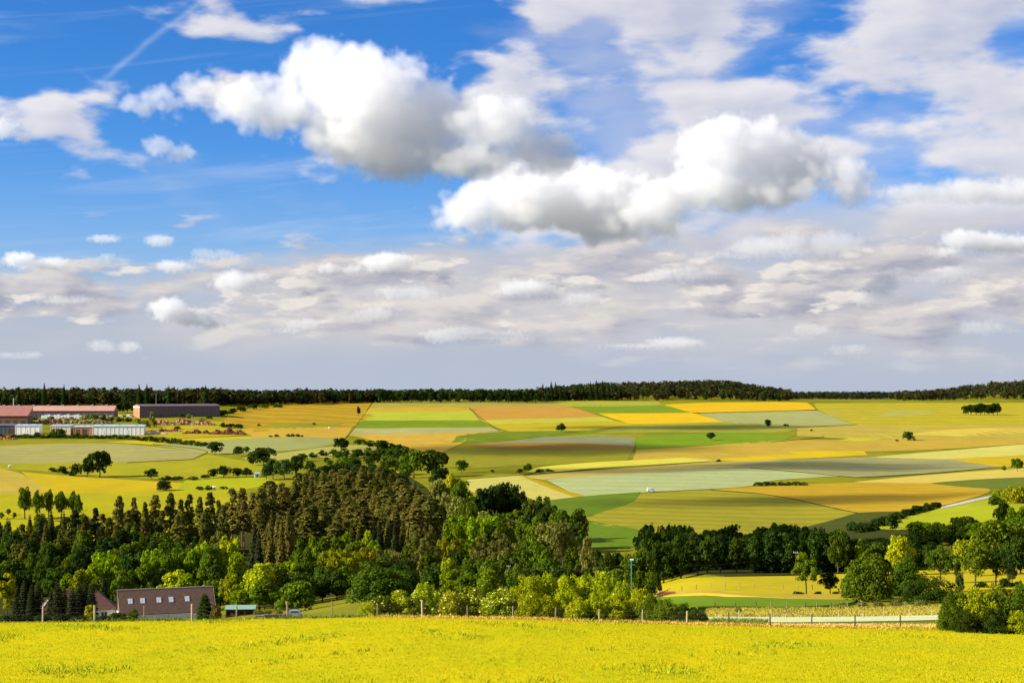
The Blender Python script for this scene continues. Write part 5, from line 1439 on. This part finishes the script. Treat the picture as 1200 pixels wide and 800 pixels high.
for u, lab in ((141.5, 'smaller white van parked left of the dark works hall'), (151.5, 'larger white van parked left of the dark works hall')):
    x, y = hit(u, 488.8, 1000.0); vehicle('van', 'van', lab, (x, y, gz(x, y)), RAD(4), 6.2 if u > 145 else 5.2, 2.2, 3.6 if u > 145 else 2.6, 1.0, None, 1.6, .6, WPAINT)
# white hut and wrapped bale
x, y = hit(301, 559, 440); t = thing('hut', 'tiny pale blue hut between the dark trees of the left centre', 'hut', (x, y, gz(x, y)), .3)
gable(t, 3.4, 3.0, 2.6, 3.8, plain_mat('pale_blue_boards', (.42, .58, .62), .7, .1, 1), STEEL, .2, .1)
MB().box(-.5, .5, -1.56, -1.502, -.1, 2.0).build('door', WOODDARK, t)
def bale(u, v, label, n=1, r=.8):
    x, y = hit(u, v, 440); 
    o = MB().tube([(-.8, 0, r * .95), (.8, 0, r * .95)], [r, r], 14).build('hay_bale', FOIL, None, loc=(x, y, gz(x, y) + .3), rotz=.4)
    tag(o, label, 'bale')
bale(251, 573.5, 'white wrapped bale on the lime meadow beside low bushes', 1, 1.1)
bale(11, 548, 'white wrapped bale at the left edge of the pale field', 1, 1.0)
bale(386, 502.5, 'white bale on the upper striped field', 1, 1.0)

# ------------------------------------------------------------------ poles and wires
def lamp(u, y, vt, paint, label, head, name='street_lamp', cat='lamp post'):
    x, yy, z = site(u, y); h = (HZ - vt) / F * y - z
    t = thing(name, label, cat, (x, yy, z))
    MB().tube([(0, 0, -.4), (0, 0, h * .5), (0, 0, h)], [.09, .075, .06], 8).build('pole', paint, t)
    head(t, h); return t, Vector((x, yy, z + h))
def hd1(t, h):
    MB().box(-.22, .3, -.16, .16, h - .05, h + .12).build('lamp_head', FOIL, t)
    MB().box(-.06, .2, -.12, .12, h - .1, h - .052).build('lamp_glass', SKYGLASS, t)
    MB().box(-.5, .5, -.05, .05, h - .75, h - .65).build('cross_arm', POLEG, t)
    MB().tube([(0, 0, h - .3), (.9, .1, h + .05), (1.6, .1, h + .3)], [.035, .03, .025], 5).build('stay', POLEG, t)
def hd2(t, h):
    MB().box(-.55, .55, -.07, .07, h - .25, h - .1).build('cross_arm', GREYMETAL, t)
    for q in (-.45, 0, .45): MB().tube([(q, 0, h - .1), (q, 0, h + .12)], [.06, .035], 6).build('insulator', FOIL, t)
lp1, p1 = lamp(740, 232, 655.5, POLEG, 'slim green lamp post with a white head above the hedge', hd1)
lp2, p2 = lamp(596, 470, 662.5, GREYMETAL, 'grey utility pole among the trees behind the elder hedge', hd2, 'utility_pole', 'utility pole')
lp3, p3_ = lamp(932.5, 400, 646.5, WOODDARK, 'grey utility pole with cross arm behind the young meadow tree', hd2, 'utility_pole', 'utility pole')
def span(a, b, sag, label):
    pts = [a.lerp(b, i / 14) - Vector((0, 0, sag * 4 * (i / 14) * (1 - i / 14))) for i in range(15)]
    tag(MB().tube(pts, [.007] * 15, 4).build('overhead_wire', WIRE), label, 'wire')
span(p1 + Vector((0, 0, -.7)), p3_ + Vector((0, 0, -.1)), 1.2, 'overhead wire from the green lamp post to the pole behind the young tree')
span(p1 + Vector((0, 0, -.7)), p2 + Vector((0, 0, -.1)), 1.0, 'overhead wire from the green lamp post to the pole among the trees')

# ------------------------------------------------------------------ fences
def fence(name, label, posts, h, r, mats, wires=3, rails=0, rail_pairs=(), barb=True, wr=.005, seed=1):
    rr = random.Random(seed); x0, y0 = posts[len(posts) // 2][:2]
    t = thing(name, label, 'fence', (x0, y0, gz(x0, y0)))
    base = Vector((x0, y0, gz(x0, y0))); tops = []
    for i, p in enumerate(posts):
        x, y = p[:2]; hh = p[2] if len(p) > 2 and p[2] else h * rr.uniform(.92, 1.08); rad = r * (p[3] if len(p) > 3 else 1) * rr.uniform(.85, 1.15)
        z = gz(x, y); b = Vector((x, y, z)) - base; lx, ly = rr.uniform(-.05, .05), rr.uniform(-.05, .05)
        m = mats[p[4]] if len(p) > 4 else rr.choice(mats)
        MB().tube([b + Vector((0, 0, -.5)), b + Vector((lx * .5, ly * .5, hh * .5)), b + Vector((lx, ly, hh - .03)), b + Vector((lx, ly, hh))], [rad * 1.05, rad, rad * .95, rad * .7], 8).build('post', m, t)
        tops.append((b, Vector((lx, ly, hh))))
    for k in range(wires):
        f = (.9, .62, .36)[k]; mb = MB(); pts = []
        for i, (b, v) in enumerate(tops):
            q = b + v * f + Vector((0, -r, 0))
            if i: pts.append((pts[-1] + q) / 2 - Vector((0, 0, .035)))
            pts.append(q)
        mb.tube(pts, [wr] * len(pts), 4); mb.build('wire', WIRE, t)
    for a, b_, fa, fb in rail_pairs:
        (ba, va), (bb, vb) = tops[a], tops[b_]
        MB().tube([ba + va * fa + Vector((0, -r, 0)), bb + vb * fb + Vector((0, -r, 0))], [.06, .05], 6).build('rail', WOOD, t)
    return t


def on(u, y): return ((u - 600) / F * y, y)
P = []
for u in (-3, 50, 111, 169, 225, 277, 337, 389, 442, 495, 548, 601, 651, 702, 752.5, 805, 854, 902.5, 951, 1002, 1055, 1103, 1160, 1215):
    y = 153.5 - (2.5 if u > 700 else 0) * min(1, (u - 700) / 150) if u > 700 else 153.5
    fat = 1.35 if u in (50, 111, 225, 495, 805, 337) else .85
    pale = 1 if u in (50, 111, 225, 702, 752.5, 805, 495) else (0 if u < 850 else 2)
    hgt = {50: 1.75, 111: 1.7, 225: 1.75, 169: 1.6, 277: 1.45, 337: 1.75, 389: 1.7, 495: 1.75}.get(u, 1.32)
    P.append((*on(u, y), hgt, fat, pale))
fence('pasture_fence', 'post and wire fence along the far edge of the yellow foreground pasture', P, 1.35, .075, [WOOD, WOODPALE, WOODDARK], 3, seed=2)
P = [on(u, 362 - (u - 760) * .09) for u in range(765, 1010, 17)]
fence('pasture_fence', 'far post and wire fence along the lower edge of the yellow meadow', P, 1.35, .07, [WOODDARK, WOOD], 2, seed=3)
P = [on(u, 262 - (u - 830) * .02) for u in (838, 862, 886, 904, 922, 944, 957, 974, 993, 1010, 1027, 1045, 1061, 1078)]
fence('pasture_fence', 'middle fence of dark posts before the green strip on the right', P, 1.3, .075, [WOODDARK, WOOD], 2, seed=4)
P = [on(u, 208) for u in (866, 904, 921, 951, 983, 1012, 1035, 1066, 1092)]
fence('paddock_fence', 'pale post fence with a broken leaning rail beside the mint strip', P, 1.15, .06, [WOODPALE], 1, rail_pairs=[(2, 3, .98, .45), (1, 2, .3, .95)], seed=5)
# far left fence posts and bits at the yard
P = [on(u, 190 + (u - 360) * .3) for u in (362, 370, 389, 408, 420, 434, 446)]
fence('yard_fence', 'thin fence crossing the small lawn at the left centre', P, 1.1, .035, [WOOD], 2, seed=6)
for k, u in enumerate((304, 312, 319, 326, 333)):
    x, y = on(u, 330 + 3 * k); t = thing('timber_pile', 'loose stack of old boards right of the green roofed shed', 'timber', (x, y, gz(x, y) - .05), .3 * k, 'old boards right of the shed')
    for q in range(5): MB().box(-1.0, 1.0, -.3 + .1 * (q % 2), .3, .02 + q * .2, .17 + q * .2).build('board', WOODPALE if q % 2 else WOOD, t)
# woodpile beside the far fence by the round tree
x, y = on(782, 352); t = thing('log_pile', 'low reddish pile of logs beside the far fence', 'log pile', (x, y, gz(x, y)), .05)
for lv in range(3):
    for q in range(9 - lv): MB().tube([(-2.2 + q * .52 + lv * .26, -.8, .24 + lv * .42), (-2.2 + q * .52 + lv * .26, .8, .24 + lv * .42)], [.25, .24], 8).build('log', plain_mat('cut_log', (.3, .14, .08), .9, .3, 3) if lv == 0 and q == 0 else bpy.data.materials['cut_log'], t)
# pale stone kerb of the track under the avenue
sheet('track', [(1128, 688.8), (1160, 686.8), (1215, 684.0), (1260, 682.5), (1260, 685), (1160, 688.8), (1128, 690.2)], plain_mat('pale_gravel', (.5, .45, .33), .95, .15, .5), .12, ymin=200.0)

# ------------------------------------------------------------------ the foreground pasture
def pasture_mat(name, blade):
    m = bpy.data.materials.new(name); m.use_nodes = True
    t = NT(m.node_tree); t.n.clear(); out = t.new('ShaderNodeOutputMaterial')
    geo = t.new('ShaderNodeNewGeometry'); g = t.vec('MULTIPLY', geo.outputs['Position'], (1, 1, 0))
    n1 = t.noise(t.vec('MULTIPLY', g, (1, .55, 0)), 1/9, 5, .6); n2 = t.noise(t.vec('MULTIPLY', g, (1, .8, 0)), 1/1.6, 5, .7); n3 = t.noise(g, 1/30, 3, .5)
    c = t.mix(t.rng(n1, .34, .66), (.55, .455, .006), (.43, .42, .006))
    c = t.mix(t.rng(n2, .5, .78, 0, .6), c, (.30, .36, .008))
    c = t.mix(t.rng(n3, .5, .75, 0, .45), c, (.58, .46, .01))
    if blade:
        r = geo.outputs['Random Per Island']
        c = t.mix(t.rng(r, .86, .97, 0, .4), c, (.62, .52, .10))
        c = t.mix(t.rng(r, .0, .14, .4, 0), c, (.20, .28, .008))
        d = t.new('ShaderNodeBsdfDiffuse'); tr = t.new('ShaderNodeBsdfTranslucent'); mx = t.new('ShaderNodeMixShader'); mx.inputs[0].default_value = .4
        t.l(c, d.inputs[0]); t.l(c, tr.inputs[0]); t.l(d.outputs[0], mx.inputs[1]); t.l(tr.outputs[0], mx.inputs[2]); t.l(mx.outputs[0], out.inputs[0])
    else:
        d = t.new('ShaderNodeBsdfDiffuse'); t.l(t.mix(.25, c, (.2, .19, .01)), d.inputs[0]); t.l(d.outputs[0], out.inputs[0])
    return m


PAST = pasture_mat('pasture_soil_grass', False)
BLADE = pasture_mat('pasture_blades', True)
edge = [(x, 150.6) for x in np.linspace(62, -62, 22)]
sheet('pasture', None, PAST, .05, step=2.2, world_pts=[(-62, 150.6), (-62, 100), (-62, 45), (0, 45), (62, 45), (62, 100), (62, 150.6)] + [e for e in edge[1:-1]])


def blades(name, label, n, region, hr, wr, mat, per=5, seed=1, spread=.12, clump=None):
    """grass: n tufts of separate blades; each blade a narrow bent leaf"""
    r = np.random.default_rng(seed)
    x, y = region(n, r)
    if clump is not None:
        keep = clump(x, y, r); x, y = x[keep], y[keep]
    n = len(x); z = ground(x, y) + .02
    k = n * per
    bx = np.repeat(x, per) + r.normal(0, spread, k); by = np.repeat(y, per) + r.normal(0, spread, k); bz = np.repeat(z, per)
    a = r.random(k) * 6.283; h = r.uniform(*hr, k) * np.repeat(.7 + .6 * r.random(n), per); w = r.uniform(*wr, k)
    lean = r.normal(0, .38, (k, 2)) * h[:, None]
    dx, dy = np.cos(a) * w, np.sin(a) * w
    p = np.stack([bx, by, bz], -1); D = np.stack([dx, dy, np.zeros(k)], -1); Ln = np.column_stack([lean, np.zeros(k)])
    up = np.zeros((k, 3)); up[:, 2] = h
    V = np.stack([p - D, p + D, p + D * .55 + up * .65 + Ln * .4, p + up + Ln], 1)
    V[:, 3] = p + up + Ln; 
    return tag(link(name, mesh_np(name, V.reshape(-1, 3), np.arange(4 * k).reshape(-1, 4), mat)), label, None, None, 'stuff')


def view_area(y0, y1, margin=1.06, power=1.0):
    def f(n, r):
        y = y0 + (y1 - y0) * r.random(n) ** power
        return (r.random(n) * 2 - 1) * y * 600 / F * margin, y
    return f


blades('grass', 'yellow green grass of the foreground pasture', 52000, view_area(74, 150.3), (.05, .15), (.008, .02), BLADE, 6, 11, .16)


def patches(x, y, r):
    f = np.sin(x / 1.9 + 3 * np.sin(y / 7)) + np.sin(y / 2.6 + 2.2 * np.sin(x / 5.3)) + .9 * np.sin(x / 5.1 - y / 8)
    return f + r.normal(0, .8, len(x)) > 2.2


TUFT = leaf_mat('tuft_blades', 'none') if False else plain_mat('tuft_blades', (.3, .35, .012), .9, .3, .5, .05)
blades('grass_tufts', 'darker green tufts in the foreground pasture', 30000, view_area(74, 148), (.12, .3), (.014, .03), TUFT, 5, 12, .12, patches)
DRYG = plain_mat('dry_grass', (.62, .36, .07), .9, .3, .4, .05)
blades('dry_grass', 'tall orange dry grass along the pasture fence', 9000, lambda n, r: ((r.random(n) * 2 - 1) * 52 + 6, 150.2 + np.abs(r.normal(0, 1.6, n))), (.12, .34), (.012, .022), DRYG, 4, 13, .14,
       lambda x, y, r: (x > -14 + 8 * r.random(len(x))))
WEED = plain_mat('weeds', (.14, .19, .02), .9, .4, .5, .05)
blades('weeds', 'rough grass and weeds on the banks beyond the fence', 16000, lambda n, r: (r.uniform(-58, 62, n), 152 + 40 * r.random(n) ** 1.6), (.15, .45), (.015, .03), WEED, 4, 14, .2, lambda x, y, r: (600 + F * x / y < 900) & (np.sin(x / 3.3) + np.sin(y / 4.1) > -.6))
blades('weeds', 'rough olive grass around the middle pasture fence', 14000, lambda n, r: (lambda y: ((r.uniform(830, 1110, n) - 600) / F * y, y))(r.uniform(216, 262, n)), (.2, .5), (.02, .035), plain_mat('olive_grass', (.36, .30, .04), .9, .4, .3, .05), 4, 15, .25)
blades('dry_grass', 'pale dry grass in front of the mint strip', 6000, lambda n, r: (lambda y: ((r.uniform(840, 1105, n) - 600) / F * y, y))(152 + 12 * r.random(n) ** 1.5), (.08, .24), (.012, .025), plain_mat('straw_grass', (.62, .50, .10), .9, .3, .4, .05), 4, 16, .2)

# ------------------------------------------------------------------ elder flowers: flat cream heads on the hedge bushes
CREAMF = plain_mat('cream_blossom', (.6, .62, .12), .9, .1, 2, .05)
def flower_heads(u0, u1, v_lo, density):
    for t in [o for o in bpy.data.objects if o.parent is None and o.name.startswith('hedge_bush') and o.location.y < 180]:
        u = 600 + F * t.location.x / t.location.y
        if not (u0 <= u <= u1): continue
        cr = next(c for c in t.children if c.name.startswith('crown'))
        n = int(density(u))
        if n <= 0: continue
        co = np.empty(len(cr.data.vertices) * 3); cr.data.vertices.foreach_get('co', co); co = co.reshape(-1, 3)
        r = np.random.default_rng(int(u)); out = np.hypot(co[:, 0], co[:, 1]) * 1.1 + co[:, 2]
        wv = co * np.array(cr.scale); rot = t.rotation_euler.z
        facing = -(np.sin(rot) * wv[:, 0] + np.cos(rot) * wv[:, 1])
        idx = r.choice(np.where((out > np.percentile(out, 62)) & (co[:, 2] > .2) & (facing > -.2))[0], n)
        V, Pq = [], []; off = 0
        for i in idx:
            c = wv[i] * 1.02; rad = r.uniform(.06, .13); tilt = unit(1, r)[0] * .5 + np.array([0, 0, 1.0]) - .35 * np.array([math.sin(rot), math.cos(rot), 0]); tilt /= np.linalg.norm(tilt)
            A = np.cross(tilt, (1, .3, .1)); A /= np.linalg.norm(A); Bv = np.cross(tilt, A)
            ring = [c + (A * math.cos(q) + Bv * math.sin(q)) * rad * r.uniform(.75, 1.15) - tilt * .02 for q in np.linspace(0, 6.283, 6, endpoint=False)]
            V += ring + [c + tilt * .03]
            Pq += [(off + q, off + (q + 1) % 6, off + 6) for q in range(6)]; off += 7
        o = link('flower_heads', mesh_np('flower_heads', V, Pq, CREAMF), t); o['kind'] = 'stuff'
flower_heads(440, 606, 0, lambda u: {447: 20, 470: 80, 497: 80, 528: 70, 555: 90, 585: 150}.get(round(u), 30))
flower_heads(606, 760, 0, lambda u: 6)

# ------------------------------------------------------------------ cumulus clouds: real vapour, lit and shaded by the sun
def vapour(name, dens):
    m = bpy.data.materials.new(name); m.use_nodes = True; t = NT(m.node_tree); t.n.clear()
    o = t.new('ShaderNodeOutputMaterial'); v = t.new('ShaderNodeVolumePrincipled'); t.l(v.outputs[0], o.inputs['Volume'])
    v.inputs['Color'].default_value = (.985, .985, .99, 1); v.inputs['Density'].default_value = dens; v.inputs['Anisotropy'].default_value = 0.35
    return m


VAP = {}


def sight(u, v, d): return Vector(((u - 600) / F * d, d, (HZ - v) / F * d))


def cumulus(label, d, blobs, vox, seed, rough=1.0, dens=.0115, depth=.75, bl=None):
    """blobs: (bearing, row, half width, half height) at distance d; the field is their smooth union broken up by fractal noise"""
    k = d / F
    bl = bl or [(sight(u, v, d) + Vector((0, (i * 37 % 5 - 2) * .12 * a * k, 0)), Vector((a * k, depth * (a + b) / 2 * k, b * k))) for i, (u, v, a, b) in enumerate(blobs)]
    size = sum(min(r) for c, r in bl) / len(bl)
    g = bpy.data.node_groups.new('cloud_field', 'GeometryNodeTree'); g.interface.new_socket('Geometry', in_out='OUTPUT', socket_type='NodeSocketGeometry')
    t = NT(g); out = t.new('NodeGroupOutput'); vc = t.new('GeometryNodeVolumeCube'); pos = t.new('GeometryNodeInputPosition').outputs[0]
    # billows: push the position about before measuring
    q = t.vec('ADD', pos, (seed * 777.0, seed * 91.0, 0.0))
    f = None; lo = Vector((1e9,) * 3); hi = -lo
    for c, r in bl:
        e = t.math('MULTIPLY', t.math('SUBTRACT', t.vec('LENGTH', t.vec('DIVIDE', t.vec('SUBTRACT', pos, c), r)), 1.0), min(r))
        f = e if f is None else t.math('SMOOTH_MIN', f, e, size * .25)
        for i in range(3):
            lo[i] = min(lo[i], c[i] - r[i] * 1.12 - size * .22 * rough); hi[i] = max(hi[i], c[i] + r[i] * 1.12 + size * .22 * rough)
    nz = t.noise(q, 1 / (size * 1.5), 6.0, .62)
    vo = t.new('ShaderNodeTexVoronoi', feature='F1'); vo.inputs['Scale'].default_value = 1 / (size * .75); vo.inputs['Detail'].default_value = 2.0; vo.inputs['Roughness'].default_value = .6
    t.l(t.vec('ADD', q, (0, 0, 50.0)), vo.inputs['Vector'])
    f = t.math('ADD', f, t.math('MULTIPLY', t.math('SUBTRACT', nz, .53), size * 1.1 * rough))
    f = t.math('ADD', f, t.math('MULTIPLY', t.math('SUBTRACT', vo.outputs['Distance'], .5), size * .5 * rough))
    dn = t.rng(f, size * .03, -size * .2, 0, 1)
    t.l(dn, vc.inputs['Density'])
    vc.inputs['Min'].default_value = lo; vc.inputs['Max'].default_value = hi
    for i, ax in enumerate('XYZ'): vc.inputs['Resolution ' + ax].default_value = max(8, int((hi[i] - lo[i]) / (vox * k)))
    if dens not in VAP: VAP[dens] = vapour('cloud_vapour', dens)
    sm = t.new('GeometryNodeSetMaterial'); sm.inputs['Material'].default_value = VAP[dens]
    t.l(vc.outputs[0], sm.inputs[0]); t.l(sm.outputs[0], out.inputs[0])
    vol = bpy.data.volumes.new('cloud'); vol.materials.append(VAP[dens])
    o = link('cloud', vol)
    o.modifiers.new('field', 'NODES').node_group = g
    return tag(o, label, 'cloud')


cumulus('largest white cumulus with a high dome and a tail to the left', 6500,
        [(168, 124, 38, 21), (205, 122, 42, 22), (228, 106, 36, 27), (290, 120, 56, 38), (450, 142, 120, 50), (400, 160, 70, 34), (330, 128, 60, 38), (385, 88, 60, 60), (435, 112, 85, 64), (510, 125, 62, 48), (572, 150, 78, 46), (638, 178, 58, 36), (470, 172, 105, 44), (560, 190, 95, 30)], 1.9, 3)
cumulus('big cumulus behind the largest one with a rounded dome on its right', 8600,
        [(545, 250, 54, 34), (610, 234, 80, 46), (690, 232, 95, 52), (760, 245, 60, 40), (730, 268, 90, 18), (835, 180, 52, 52), (880, 178, 60, 52), (930, 190, 62, 48), (985, 210, 48, 34), (850, 222, 110, 32), (930, 228, 80, 22)], 1.9, 5)
cumulus('small round cloud under the tail of the largest cumulus', 6000, [(185, 172, 24, 15), (212, 180, 24, 14)], 2.2, 7)
cumulus('grey white cloud cut by the left edge of the sky', 7000, [(2, 152, 26, 16), (28, 163, 20, 8)], 2.5, 8)
cumulus('flat little cumulus low at the far left', 14000, [(25, 304, 26, 11), (62, 308, 30, 9), (45, 310, 40, 7)], 2.2, 9)
cumulus('small bright cumulus with a knob beside it left of the middle', 13000, [(452, 308, 34, 15), (470, 307, 22, 14), (385, 314, 20, 9), (420, 316, 30, 7)], 2.2, 10)
cumulus('small cumulus with a bright left flank low on the left', 14500, [(200, 362, 28, 17), (225, 372, 30, 13), (245, 380, 24, 7)], 2.2, 11)
cumulus('pale double cloud above the low bright one on the left', 15000, [(275, 330, 34, 16), (205, 312, 32, 10), (300, 325, 20, 9)], 2.4, 12, dens=.008)
cumulus('tiny pair of clouds side by side high above the left horizon', 15000, [(188, 283, 22, 9), (122, 280, 26, 6), (124, 300, 14, 5)], 2.4, 13, dens=.008)
cumulus('long white cloud low at the right edge', 12000, [(1120, 280, 30, 14), (1150, 283, 50, 15), (1200, 285, 50, 14), (1105, 296, 40, 8)], 2.4, 14)
cumulus('broad soft cloud bank at the right edge below the blue gap', 9500, [(1060, 228, 60, 14), (1130, 225, 70, 18), (1200, 222, 60, 20), (1250, 225, 60, 22)], 3.0, 15, dens=.008)
cumulus('grey flat cloud above the middle of the horizon', 14000, [(615, 338, 42, 12), (640, 344, 32, 7), (585, 342, 22, 7)], 2.6, 16, dens=.008)

for i, (u, v, w, h, lab) in enumerate((
        (470, 344, 46, 9, 'flat cloud under the small bright pair left of the middle'), (432, 369, 40, 8, 'thin flat cloud above the pine wood skyline'), (345, 383, 34, 10, 'grey smudge of cloud low at the left centre'),
        (130, 406, 34, 8, 'low cloud near the horizon at the left'), (22, 416, 30, 6, 'lowest little cloud at the far left'), (560, 392, 66, 10, 'long cream cloud low over the middle skyline'),
        (690, 352, 40, 9, 'grey flat cloud right of the middle'), (800, 322, 44, 10, 'soft cloud under the right dome of the big cumulus'), (860, 292, 80, 14, 'wide soft cloud below the blue gap'), (960, 288, 70, 18, 'tall soft cloud right of the blue gap'),
        (1040, 352, 46, 10, 'cream cloud low at the right'), (990, 410, 28, 7, 'little cloud just above the far right hills'), (1165, 384, 44, 9, 'low cream cloud near the right edge'), (760, 402, 80, 8, 'long grey cloud base low over the fields'),
        (960, 388, 34, 8, 'small cloud low right of the middle'), (1090, 322, 60, 12, 'broad cream cloud low at the right edge'), (250, 300, 34, 8, 'soft cloud over the left horizon'), (70, 350, 40, 8, 'faint flat cloud over the works'))):
    r_ = random.Random(i + 400)
    cumulus(lab, 17000 + 300 * (i % 4), [(u + r_.uniform(-.7, .7) * w, v + r_.uniform(-.35, .2) * h, w * r_.uniform(.35, .6), h * r_.uniform(.6, 1.1)) for _ in range(4)] + [(u, v + h * .4, w, h * .45)], 2.4, 100 + i, dens=.0042 if h < 12 else .003)

# clouds overhead on the sunny side, outside the picture: their shadows drift over the fields, the works and the wood
def cumulus_at(label, c, parts, vox, seed, dens=.012):
    """the same vapour, placed in the world by metres: parts are (dx, dy, rx, ry, rz)"""
    bl = [(Vector(c) + Vector((p[0], p[1], 0)), Vector(p[2:])) for p in parts]
    return cumulus(label, F, None, vox, seed, dens=dens, bl=bl)


def shade(u, v, rx, ry, seed, label, alt=850.0, dens=.012):
    x, y = hit(u, v, 440.0); z = gz(x, y)
    c = Vector((x, y, z)) + sun_dir * ((alt - z) / sun_dir.z)
    cumulus_at(label, c, [(-rx * .35, 0, rx * .6, ry * .8, 45), (rx * .3, ry * .1, rx * .65, ry, 55), (0, -ry * .25, rx * .5, ry * .8, 40)], 16.0, seed, dens)


shade(800, 501, 180, 60, 31, 'flat cloud outside the picture shading the upper fields')
shade(930, 545, 110, 70, 32, 'flat cloud outside the picture shading the grey green field')
shade(950, 586, 120, 50, 33, 'flat cloud outside the picture shading the orange field')
shade(880, 655, 140, 90, 34, 'flat cloud outside the picture shading the right hand wood', dens=.009)
shade(620, 527, 160, 110, 35, 'flat cloud outside the picture shading the middle fields')
shade(700, 552, 70, 40, 36, 'flat cloud outside the picture shading the tan field')

# ------------------------------------------------------------------ say which one: things of a group are told apart by where they stand in it
ORD = ('first second third fourth fifth sixth seventh eighth ninth tenth eleventh twelfth thirteenth fourteenth fifteenth sixteenth seventeenth '
       'eighteenth nineteenth twentieth twenty-first twenty-second twenty-third twenty-fourth twenty-fifth').split()
groups = {}
for o in bpy.data.objects:
    if o.parent is None and o.get('group') and o.get('category'):
        groups.setdefault(o['group'], []).append(o)
for gname, lst in groups.items():
    col = {o.name: 600 + F * o.location.x / o.location.y for o in lst}
    lst.sort(key=lambda o: col[o.name])
    n = len(lst)
    if n <= 25:
        for i, o in enumerate(lst):
            if n == 1: continue
            if i == 0: o['label'] += ', leftmost of them'
            elif i == n - 1: o['label'] += ', rightmost of them'
            else: o['label'] += ', ' + ORD[i] + ' from left'
    else:
        rows = sorted(lst, key=lambda o: o.location.y); mid = rows[n // 2].location.y
        for i, o in enumerate(lst):
            side = ('left third', 'middle', 'right third')[min(2, i * 3 // n)]
            o['label'] += (', rear ' if o.location.y >= mid else ', front ') + side
